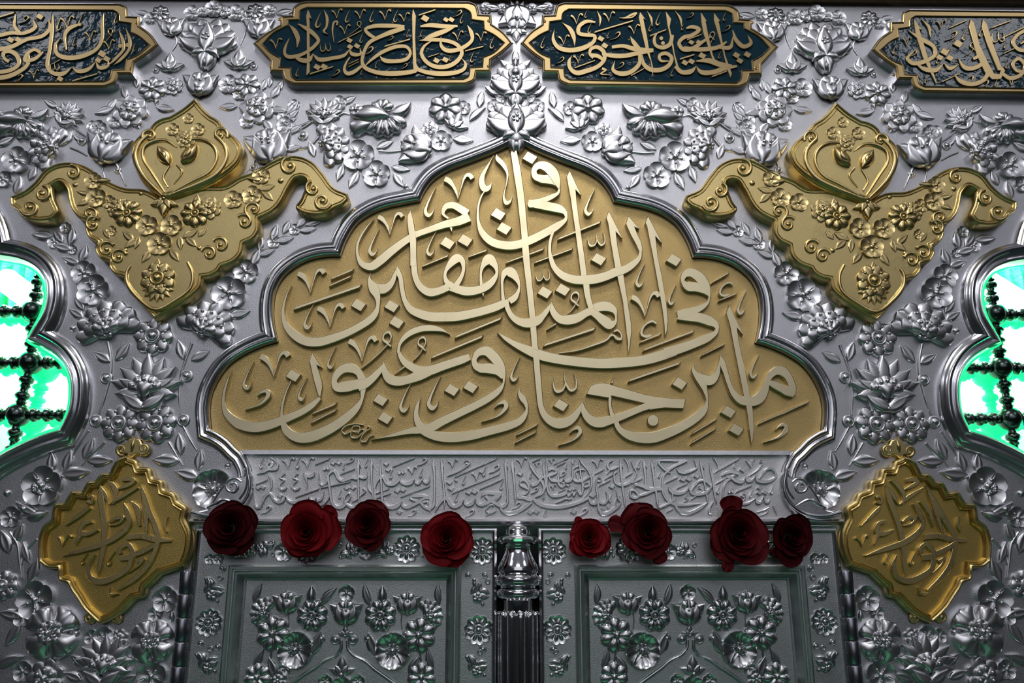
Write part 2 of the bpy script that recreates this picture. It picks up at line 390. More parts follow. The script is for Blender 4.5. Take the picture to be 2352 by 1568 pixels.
def _tulip(mb):
    petal(mb, 90, 0, -.6, 1.30, .40, .14, dome=.14, lift=.04, kind='leaf', groove=.03)
    petal(mb, 108, -.18, -.62, 1.35, .36, .18, dome=.12, lift=.05, kind='leaf', groove=.05, bend=.75, tip=.05)
    petal(mb, 72, .18, -.62, 1.35, .36, .18, dome=.12, lift=.05, kind='leaf', groove=.05, bend=-.75, tip=.05)
    petal(mb, 150, .08, -.72, 1.30, .38, .26, dome=.12, lift=.02, kind='leaf', groove=.05, bend=-1.1, thick=.16)
    petal(mb, 30, -.08, -.72, 1.30, .38, .26, dome=.12, lift=.02, kind='leaf', groove=.05, bend=1.1, thick=.16)
    petal(mb, 90, 0, -.76, .92, .50, .28, dome=.14, kind='fan', thick=.16); petal(mb, 62, .05, .0, .62, .3, .24, dome=.1, kind='fan', thick=.2); petal(mb, 118, -.05, .0, .62, .3, .24, dome=.1, kind='fan', thick=.2)
    bead(mb, .05, .02, .10, .38); bead(mb, -.22, .12, .07, .36); bead(mb, 0, -.72, .20, .20, 10, 3, .7)
def _lily(mb):
    petal(mb, 90, 0, -.6, 1.4, .38, .16, dome=.16, lift=.04, kind='leaf', groove=.03)
    petal(mb, 140, 0, -.6, 1.1, .27, .20, dome=.12, kind='leaf', groove=.06, bend=.5); petal(mb, 40, 0, -.6, 1.1, .27, .20, dome=.12, kind='leaf', groove=.06, bend=-.5)
    petal(mb, 122, 0, -.62, .90, .26, .27, dome=.10, kind='leaf', groove=.05, thick=.14); petal(mb, 58, 0, -.62, .90, .26, .27, dome=.10, kind='leaf', groove=.05, thick=.14)
    bead(mb, 0, -.55, .17, .30, 10, 3)
def _leaf(mb): petal(mb, 90, 0, -1, 2.0, .47, .12, dome=.14, kind='leaf', groove=.12, lift=.04, nu=12)
def _leafc(mb): petal(mb, 100, 0, -1, 2.05, .36, .14, dome=.16, kind='leaf', groove=.10, lift=.04, nu=10, bend=-.6)
def _bud(mb):
    petal(mb, 90, 0, -1, 2.0, .5, .16, dome=.30, kind='leaf'); petal(mb, 112, 0, -1, 1.3, .26, .22, dome=.12, kind='leaf', bend=-.3); petal(mb, 68, 0, -1, 1.3, .26, .22, dome=.12, kind='leaf', bend=.3)
def _bead(mb): bead(mb, 0, 0, 1, 0, 14, 5, .8)
def _knob(mb): ringm(mb, 0, 0, .8, .4, .1); bead(mb, 0, 0, .62, .2, 12, 4)
def _wing(mb):
    for i, a in enumerate((-20, -48, -76, -104, -132)): petal(mb, a, .22, .12, .92, .25, .14 + .025*(i % 2), dome=.16, kind='round')
    for i, a in enumerate((-34, -62, -90, -118)): petal(mb, a, .22 + .32*math.cos(math.radians(a)), .12 + .32*math.sin(math.radians(a)), .48, .12, .30, dome=.12, kind='round', thick=.10)
    petal(mb, 22, -.95, -.02, 1.45, .36, .32, dome=.16, kind='leaf', bend=-.75, thick=.32)
    petal(mb, 200, -.15, -.20, .90, .42, .18, dome=.16, kind='fan', bend=-.5)
    petal(mb, 8, .45, .18, .95, .22, .2, dome=.12, kind='leaf', groove=.06, bend=.8)
    for i in range(5): petal(mb, 90 + 72*i, -.80, .20, .26, .13, .40, dome=.04, thick=.3)
    bead(mb, -.80, .20, .09, .44)
    for i, a in enumerate((35, 70, 105, 140)): petal(mb, a, .15, .28, .5, .2, .20 + .02*(i % 2), dome=.12, kind='round')
def _vine(mb):
    for i, a in enumerate((205, 150, 95, 30, -25)): petal(mb, a, .0, .18 - .12*i, .8, .24, .14, dome=.14, kind='leaf', groove=.06, bend=(-.9 if i % 2 else .8))
    for i in range(5): petal(mb, 90 + 72*i, 0, -.55, .36, .2, .2, dome=.04, thick=.2)
    bead(mb, 0, -.55, .10, .26); bead(mb, -.45, .55, .15, .16); ringm(mb, .5, .62, .15, .1, .12); bead(mb, .42, -.9, .13, .14)
    petal(mb, 60, -.3, -.2, .95, .15, .24, dome=.1, kind='leaf', groove=.04, bend=1.2)
def _palm(mb):
    for i, a in enumerate((0, 24, 48, 72, 108, 132, 156, 180)): petal(mb, a, 0, -.1, .98, .22, .10 + .02*(i % 2), dome=.10, kind='fan', groove=.03)
    for i, a in enumerate((20, 55, 90, 125, 160)): petal(mb, a, 0, -.15, .78, .24, .22 + .015*(i % 2), dome=.08, kind='fan', groove=.03, thick=.12)
    petal(mb, 90, 0, -.55, 1.15, .28, .34, dome=.12, kind='leaf', groove=.03, thick=.2)
    petal(mb, 188, .1, -.25, 1.12, .30, .24, dome=.14, kind='leaf', groove=.06, bend=-.9); petal(mb, -8, -.1, -.25, 1.12, .30, .24, dome=.14, kind='leaf', groove=.06, bend=.9)
    petal(mb, 232, .1, -.3, .85, .26, .22, dome=.14, kind='leaf', bend=.9); petal(mb, -52, -.1, -.3, .85, .26, .22, dome=.14, kind='leaf', bend=-.9)
    for q in range(5): bead(mb, .1*math.cos(q*1.2566), .0 + .1*math.sin(q*1.2566), .055, .45, 8, 2)
    petal(mb, 150, 0, -.55, .5, .16, .32, dome=.1, kind='leaf', bend=1.6, thick=.2); petal(mb, 30, 0, -.55, .5, .16, .32, dome=.1, kind='leaf', bend=-1.6, thick=.2)
    bead(mb, 0, -.80, .26, .16, 12, 4, .7)
def _drop(mb):
    petal(mb, 90, 0, -1, 2.0, .55, .2, dome=.22, kind='leaf', bend=.0)
    petal(mb, 60, -.05, -.5, 1.0, .2, .40, dome=.1, kind='leaf', bend=1.4, thick=.1)
KIT = {k: F(f) for k, f in dict(f5=_f5, f8=_f8, f7=_f7, beaded=_beaded, ring=_ringf, rosette=_rosette, poppy=_poppy, bigpoppy=_bigpoppy, peony=_peony, lotus=_lotus,
        tulip=_tulip, lily=_lily, leaf=_leaf, curl=_leafc, bud=_bud, bead=_bead, knob=_knob, wing=_wing, vine=_vine, palm=_palm, drop=_drop).items()}
NAMES = dict(f5='flower', f8='flower', f7='flower', beaded='beaded_flower', ring='ringed_flower', rosette='rosette', poppy='poppy', bigpoppy='large_poppy', peony='peony', lotus='lotus',
        tulip='tulip', lily='lily', leaf='leaf', curl='curled_leaf', bud='bud', bead='stud', knob='knob', wing='winged_flower', vine='vine_spray', palm='palmette', drop='paisley')
KM = {}
def kit_mesh(kind, mt):
    if (kind, mt.name) not in KM: KM[kind, mt.name] = KIT[kind].mesh(NAMES[kind], mt, 60)
    return KM[kind, mt.name]
def flora(kind, px, py, r, rot, parent, mt, d=0.0, mirror=False, hz=1.0, sq=1.0, off=None):
    """put one embossed piece on the plate: centre px, radius px, turn in degrees (counter-clockwise)"""
    s = r * scale_at(px, py, d); p = W(px, py, d + .22*s*hz); out = []
    for sgn in ((1, -1) if mirror else (1,)):
        o = link(NAMES[kind], kit_mesh(kind, mt), parent)
        o.matrix_basis = Matrix.Translation((p.x*sgn, -d, p.z)) @ Matrix.Rotation(PI/2, 4, 'X') @ Matrix.Rotation(math.radians(rot)*sgn, 4, 'Z') @ Matrix.Diagonal((s*sgn*sq, s, s*hz, 1))
        out.append(o)
    return out
def garden(text, parent, mt, d=0.0, mirror=False, hz=1.0):
    x0 = y0 = 0; sc = 1
    for line in text.strip().splitlines():
        q = line.split('#')[0].split()
        if not q: continue
        if q[0][0] == '@': x0, y0, sc = float(q[0][1:]), float(q[1]), float(q[2]); continue
        if q[0] == 'stem':
            v = list(map(float, q[1:])); P = [(x0+v[i]/sc, y0+v[i+1]/sc, v[i+2]/sc) for i in range(0, len(v)-2, 3)]
            mb = MB(); ridge(mb, P, d, 0.006); mb.obj('stem', mt, parent, 50)
            if mirror: mb.mirror().obj('stem', mt, parent, 50)
            continue
        if q[0] == 'scroll':   # cx cy r turns startdeg dir width
            cx, cy, r, tn, st, di, w = map(float, q[1:8]); r *= 1.22; w *= 1.15; P = []
            k = int(14*tn) + 4
            for i in range(k + 1):
                t = i/k; rr = r*(1 - .82*t); a = math.radians(st) + di*2*PI*tn*t
                P.append((x0 + (cx + rr*math.cos(a))/sc, y0 + (cy - rr*math.sin(a))/sc, w*1.55*(1 - .5*t)/sc))
            mb = MB(); ridge(mb, P, d, 0.010, n=2)
            s = scale_at(P[0][0], P[0][1], d); c = W(x0 + cx/sc, y0 + cy/sc, d); b = MB(); bead(b, 0, 0, r*.34/sc*s, 0, 12, 4)
            mb.add([(c.x + x, -d - z, c.z + y) for x, y, z in b.v], b.f)
            mb.obj('scroll', mt, parent, 50)
            if mirror: mb.mirror().obj('scroll', mt, parent, 50)
            continue
        v = list(map(float, q[1:])); flora(q[0], x0 + v[0]/sc, y0 + v[1]/sc, v[2]/sc, v[3], parent, mt, d + (v[5] if len(v) > 5 else 0), mirror, hz*(v[4] if len(v) > 4 and v[4] else 1))
# ---------------------------------------------------------------- traced lettering
STAMP = {
 'V': [[(-.49,-.78,.22),(-.34,-.71,.23),(-.17,-.51,.16),(-.05,-.25,.12),(0,0,0)], [(.01,-.05,.02),(.08,-.30,.06),(.15,-.54,.08),(.23,-.79,.12),(.34,-.92,.16),(.46,-.90,.20),(.54,-.79,.20)]],
 'H': [[(0,0,0),(-.17,.32,.07),(-.30,.62,.10),(-.34,.80,.14),(-.25,.91,.15),(-.13,.84,.08),(-.06,.67,.01)]],
 'W': [[(-.48,.15,0),(-.48,.55,.10),(-.34,.88,.17),(-.1,.85,.15),(.04,.6,.10),(0,0,0)], [(0,.05,0),(.06,.5,.12),(.3,.85,.16),(.50,.75,.14),(.53,.42,.11),(.42,.06,0)]],
 'K': [[(-.57,.38,.02),(-.38,.2,.13),(-.14,.13,.22),(-.04,.28,.25),(-.2,.55,.18),(-.5,.78,.11),(-1.15,1.01,0)]],
 'N': [[(.14,.95,.14),(-.09,.72,.21),(-.35,.49,.19),(-.28,.16,.16),(0,.03,.21),(.16,.26,.16),(.07,.63,.12),(-.12,.9,.07)]],
 'A': [[(.35,.1,.14),(.2,0,.15),(-.1,.12,.12),(-.3,.38,.14),(-.32,.6,.16),(-.1,.7,.17),(.12,.64,.14)]],
}
def calli(text, d0, d1, mat_, parent, ch=0.0012):
    """each traced stroke, dot and vowel mark becomes one piece of the inscription"""
    x0 = y0 = 0.0; sc = 1.0; idx = 0; wsc = 1.0
    for line in text.strip().splitlines():
        line = line.split('#')[0].strip()
        if not line: continue
        if line[0] == '@': g = list(map(float, line[1:].split())); x0, y0, sc = g[:3]; wsc = g[3] if len(g) > 3 else 1.0; continue
        k = line[0]; v = [float(t) for t in line[1:].split()]
        T = lambda x, y: (x0 + x/sc, y0 + y/sc)
        S = lambda P: [(*T(a, b), w*wsc/sc) for a, b, w in P]
        mb = MB(); top = d1 + (idx % 9) * 0.00006; idx += 1; name = 'vowel_mark'
        if k in 'sl':
            P = [tuple(v[i:i+3]) for i in range(0, len(v) - 2, 3)]; ribbon(mb, S(P), d0, top, ch, smooth=(k == 's')); name = 'letter_stroke'
        elif k == 'g':
            poly(mb, [T(v[i], v[i+1]) for i in range(0, len(v) - 1, 2)], d0, top, ch); name = 'letter_stroke'
        elif k == 'D':
            s = v[2] if len(v) > 2 else 1.0
            poly(mb, [T(v[0] + a*s, v[1] + b*s) for a, b in ((-32, -95), (112, -12), (32, 95), (-112, 14))], d0, top, ch); name = 'dot'
        elif k == 'O':
            poly(mb, [T(v[0] + v[2]*math.cos(a*PI/14), v[1] + v[2]*math.sin(a*PI/14)) for a in range(28)], d0, top, ch); name = 'dot'
        elif k == 'B':
            x1, y1, x2, y2, w = v; cx, cy = 0.5*w, -0.87*w
            poly(mb, [T(x1, y1), T(x1+cx, y1+cy), T(x2+cx, y2+cy), T(x2, y2)], d0, top, ch)
        elif k == 'M':
            x, y, h, tx, ty = v
            for st in STAMP['N']: ribbon(mb, S([(x + a*h, y + b*h, w*h) for a, b, w in st]), d0, top, ch)
            ex, ey = x - .05*h, y + .8*h
            ribbon(mb, S([(ex, ey, .12*h), ((ex*2+tx)/3 + .03*h, (ey*2+ty)/3 + .06*h, .10*h), ((ex+tx*2)/3 + .02*h, (ey+ty*2)/3 + .05*h, .09*h), (tx, ty, .02*h)]), d0, top - 0.0002, ch)
        else:
            x, y, h = v[:3]
            for q, st in enumerate(STAMP[k]): ribbon(mb, S([(x + a*h, y + b*h, w*h) for a, b, w in st]), d0, top + q*0.00015, ch)
            if k == 'A': poly(mb, [T(x + a*h, y + b*h) for a, b in ((-.42, 1.0), (-.3, .86), (.62, .5), (.5, .66))], d0, top + .0003, ch)
        mb.obj(name, mat_, parent, 35)
LUNETTE = '''
@780 330 6
s 1500 1030 40 1425 960 55 1465 865 90 1560 845 105 1680 905 115 1760 960 120
s 1785 1005 140 1640 1065 130 1450 1110 110 1200 1195 95 1040 1255 100 900 1340 110 700 1490 125 560 1610 130 430 1690 120 310 1655 90 250 1540 55 245 1400 48 300 1260 40 390 1130 28 470 1035 0
g 1505 1150 1562 1140 1550 1225
s 978 915 0 968 990 72 990 1180 100 1010 1320 100 1015 1500 96 1015 1680 96
V 1630 770 370
V 690 1260 325
H 1330 590 435
H 548 1165 395
H 1330 1205 355
D 1487 1367
D 1730 1330
@900 560 6
s 294 80 98 305 300 95 330 470 95 405 600 108 520 665 125 650 645 115 780 590 110
s 870 590 90 930 500 80 975 410 62 988 320 63 965 225 95 900 197 135 820 260 110 745 370 60 732 450 60 765 530 90 850 590 100
s 800 605 90 900 625 120 1030 650 135 1200 630 120 1320 575 115 1400 495 95 1448 400 55 1425 300 90 1340 212 160 1260 290 85 1228 390 48 1228 490 52 1235 570 60
g 1235 680 1282 662 1268 734 1255 734
s 732 1005 140 900 997 138 1100 960 130 1300 910 125 1450 860 125 1560 810 110
s 1570 770 90 1600 900 80 1670 1010 95 1760 1070 115 1880 1090 138 2000 1060 132 2080 990 95 2150 900 70 2208 785 0
s 1540 800 70 1530 720 60 1522 600 50 1525 480 60 1565 390 110 1640 390 150 1720 480 90 1755 580 45 1740 660 60 1690 740 100 1620 790 100
B 1565 272 2085 88 42
B 1960 272 2480 85 42
B 412 322 770 180 42
B 1052 190 1300 105 40
W 2075 340 185
B 535 1585 1235 1300 58
B 862 1303 1495 1050 58
s 800 1247 0 700 1190 50 560 1160 90 420 1165 95 280 1210 95 170 1290 80 105 1390 55 90 1500 55
@630 560 6
s 1326 398 0 1312 490 60 1370 610 150 1420 730 95 1428 850 62 1395 950 95 1330 1030 110 1200 1120 110 1000 1225 112 800 1300 125 600 1350 135 420 1335 135 260 1240 125 155 1110 85 120 960 55 135 820 42 175 690 32 238 568 0
s 1390 590 120 1470 620 145 1550 600 125 1620 530 90 1660 430 65 1697 292 0
s 1697 292 0 1702 370 75 1740 470 75 1760 620 75 1800 780 80 1880 900 110 2000 960 128 2150 1000 138 2352 1005 140
V 495 680 350
V 765 1155 345
V 1205 1625 365
H 545 818 375
B 772 495 1075 375 45
B 750 592 1050 462 45
B 258 915 1175 605 62
D 1160 840
D 1617 857
D 1685 1080
M 1575 1210 215 1170 1740
M 2055 1280 200 1905 1615
@1160 570 6
s 645 718 0 640 800 75 680 900 105 760 975 125 880 985 145 1000 957 135 1120 890 115 1220 850 130
s 1180 855 120 1300 805 140 1420 803 140 1500 850 100 1528 930 42 1520 1010 60 1450 1045 150 1370 1000 150 1280 930 120 1200 870 110
s 1115 440 100 1130 600 95 1155 720 90 1190 830 90
s 660 -230 45 625 -110 45 615 0 50 628 120 70 680 260 90 790 370 115 930 425 125 1080 435 135 1250 420 140 1400 380 130 1520 330 130 1650 290 120 1760 220 105 1850 130 70 1870 40 45
B 520 1360 1225 1132 58
D 550 607
D 798 570
M 985 600 205 850 915
l 700 1040 30 570 1125 5
s 1500 1150 30 1550 1130 40 1600 1180 35 1600 1250 40 1540 1240 50 1500 1200 40 1460 1200 40 1400 1260 40 1200 1340 35 1000 1405 25 740 1445 15
@1080 330 6
g 1370 358 1535 708 1525 720 1455 638 1470 800 1520 1150 1585 1590 1620 1850 1525 1850 1490 1566 1440 1180 1380 760 1325 455
g 605 18 635 45 700 350 752 730 800 1260 830 1640 905 2360 940 2860 845 2820 810 2380 770 1980 718 1560 695 1210 640 700 552 125
s 1000 485 120 900 450 100 880 370 85 940 300 110 1040 310 140 1140 400 150 1195 520 110 1225 620 30
s 960 490 110 1080 490 130 1160 520 110 1230 600 36
s 1228 560 35 1215 670 50 1120 730 80 1000 780 90 850 830 110 800 850 70
s 800 815 105 950 835 130 1100 865 130 1230 895 120 1305 945 75 1325 1010 45
s 1328 950 40 1315 1040 60 1200 1130 110 1000 1245 120 800 1340 125 620 1395 125 450 1395 125 290 1345 120 170 1230 100 115 1090 60 105 960 45 120 820 40 160 710 35 195 660 25
s 328 152 0 250 290 40 170 440 75 160 540 95 200 620 100 260 600 70 300 520 0
s 362 148 10 375 200 70 450 280 75 510 400 45 505 520 30 475 650 28 465 750 45 500 815 70 550 790 45 583 715 0
s 1140 1215 50 1105 1330 50 1095 1440 55 1100 1566 60
D 387 970
D 467 1167
D 823 192
B 1200 1330 1785 1100 48
W 1733 1200 230
@1300 380 6
g 860 688 1015 868 1005 878 948 848 990 950 1040 1045 1060 1150 1040 1260 1000 1230 1008 1195 960 1085 890 960 820 800
g 590 613 782 1000 770 1012 688 912 712 1090 765 1370 795 1490 860 1900 900 2160 905 2300 885 2480 858 2585 846 2440 780 1880 705 1540 670 1400 620 1100 575 790 550 720
g 1130 683 1330 1065 1318 1075 1234 978 1270 1260 1330 1540 1390 1910 1410 2130 1400 2260 1370 2350 1356 2310 1350 2190 1320 1960 1250 1570 1195 1260 1110 830 1088 790
D 452 1290
D 1490 1300
H 405 305 400
@1420 590 6
s 1080 415 130 960 400 130 890 330 65 920 240 100 1010 215 130 1120 280 150 1200 400 140 1245 500 70 1260 565 25
s 960 400 140 1080 415 130 1180 450 115 1255 530 36
s 1258 530 25 1240 620 45 1140 700 90 1000 750 110 860 790 125 820 800 115
s 825 800 130 960 820 130 1120 835 140 1260 880 140 1340 930 100 1370 990 60
s 1372 960 60 1345 1040 70 1240 1110 115 1040 1195 130 800 1280 140 640 1325 142
B 335 1302 1030 1045 55
B 1140 1370 1460 1218 40
B 1282 365 1515 240 50
H 375 70 360
H 805 365 310
H 1778 440 370
V 365 830 360
A 420 885 300
A 1490 350 260
@780 780 6
s 812 150 50 835 215 75 900 310 105 1000 380 115 1100 420 130 1250 420 140 1400 370 130 1550 320 125 1700 270 120 1790 235 100
s 1250 430 130 1100 490 150 950 545 130 800 570 140 690 540 140 630 450 110 612 360 60 612 293 0
s 612 293 0 585 380 70 520 460 100 430 550 120 340 610 140 250 640 150
l 750 482 8 892 372 32
s 1960 395 140 1880 360 110 1855 280 80 1910 180 110 2020 155 140 2130 240 150 2220 370 130 2265 500 60 2262 580 40
s 1940 395 130 2060 395 150 2170 430 125 2250 530 50
s 2265 480 40 2262 590 40 2200 690 90 2060 800 110 1880 900 115 1650 1010 120 1400 1130 130 1250 1210 140 1100 1240 120 950 1260 90 700 1320 50 430 1378 0
s 1120 788 0 1075 900 60 1055 1020 80 1080 1130 110 1150 1230 140
s 1100 1240 80 1200 1290 110 1350 1330 140 1550 1345 145 1800 1320 140 2050 1260 130 2350 1180 120 2480 1120 110 2550 1040 85 2580 960 50 2565 880 70 2520 800 100 2480 740 60 2480 660 0
D 563 828
D 628 1078
D 1547 690
D 1805 650
H 988 588 432
H 1397 493 495
K 2310 820 310
@480 780 6
s 2120 560 130 2060 450 110 1960 390 140 1850 400 130 1760 480 110 1725 580 90 1760 650 130 1880 645 160 2000 620 150 2120 600 140
s 2130 620 100 2120 720 80 2105 820 60 2040 930 100 1920 1050 130 1760 1170 140 1600 1260 150 1420 1330 160 1250 1350 150 1120 1300 130 1040 1200 100 1010 1100 80
s 1010 1120 70 1000 1000 50 1020 860 45 1070 700 35 1130 570 28
s 310 430 0 255 560 40 210 720 50 200 880 60 240 1010 100 340 1110 130 480 1180 150 640 1205 150 800 1180 140 950 1130 130 1100 1070 115 1280 990 105 1420 900 95 1530 800 60
g 1425 175 1557 380 1548 388 1488 352 1530 470 1562 580 1566 660 1540 800 1500 765 1440 560 1400 380 1378 285
D 1160 493
H 617 300 405
H 1750 90 325
H 1352 520 340
V 890 520 370
K 830 665 300
B 1415 1035 1740 900 50
B 1395 1160 1740 990 50
s 2270 1310 18 2210 1330 25 2160 1400 25 2100 1400 22 2095 1350 18 2160 1260 22 2220 1220 22 2195 1190 22 2170 1210 15
s 2130 1170 15 2000 1160 18 1880 1190 22 1830 1250 25 1870 1300 22 1950 1270 18 1960 1340 22 2030 1350 22 2100 1300 20 2140 1250 20 2100 1235 18 2050 1290 18
s 2060 1190 22 1990 1190 22 1970 1250 22 2040 1270 20 2080 1220 20 2060 1180 20
@1080 780 6
s 840 165 140 1000 220 145 1200 265 140 1450 300 140 1750 325 145 2000 320 150 2352 290 142 2580 235 148 2830 150 142
s 370 -105 0 470 -30 60 600 50 90 720 110 115 850 168 140
s 895 100 98 915 300 97 930 500 95 950 720 92 970 900 90 1015 1020 105 1100 1110 130 1220 1155 148 1340 1130 140 1430 1060 120 1500 960 80 1553 838 0
s 1553 838 0 1558 950 80 1610 1055 120 1700 1125 145 1800 1140 150 1900 1115 135 2050 1070 115 2200 1010 105 2400 930 100 2500 895 120
g 1598 752 1650 638 1720 605 1800 590 1900 598 1990 630 2200 690 2400 748 2540 775 2740 800 2975 812 2940 950 2680 940 2560 955 2480 970 2405 880 2200 832 1950 775 1900 803
g 1975 488 1972 608 1928 602 1955 545
s 1928 780 52 1925 900 55 1940 980 60 1970 1070 90
D 1252 900
W 1295 430 315
K 1530 1180 275
H 690 225 365
B 630 1325 915 1188 48
B 612 1430 895 1290 48
@1360 780 6
s 320 1100 80 370 1220 90 500 1310 130 680 1350 155 850 1345 160 1050 1280 150 1250 1190 135 1420 1085 125 1540 970 105 1585 850 42 1565 720 70 1520 600 110 1450 500 100 1395 410 55 1412 316 0
s 1440 470 80 1540 545 140 1640 555 145 1720 470 90 1752 350 40 1765 208 0
s 1765 205 0 1790 300 85 1840 450 80 1890 610 75 1960 750 95 2060 835 120 2160 850 140
B 495 585 1200 345 58
B 1365 1310 1705 1115 55
B 1360 1440 1695 1245 55
O 840 1110 82
D 1208 602
D 1882 992
D 1990 1238
@1540 780 6
s 1050 840 130 1150 845 145 1240 790 150 1300 690 120 1340 570 80 1390 480 100 1460 430 120 1540 430 140 1610 490 120 1660 590 110 1680 680 120 1640 710 140 1540 670 120 1440 620 110 1370 590 80
g 1600 780 1740 660 1735 745 1690 792
g 810 -487 1010 -72 998 -60 919 -162 945 20 1035 420 1105 780 1140 960 1156 1220 1140 1390 1115 1445 1090 1300 1045 950 1000 750 930 400 855 20 815 -200 765 -365
B 1215 1165 1905 872 50
H 1230 188 360
K 1610 1135 275
'''
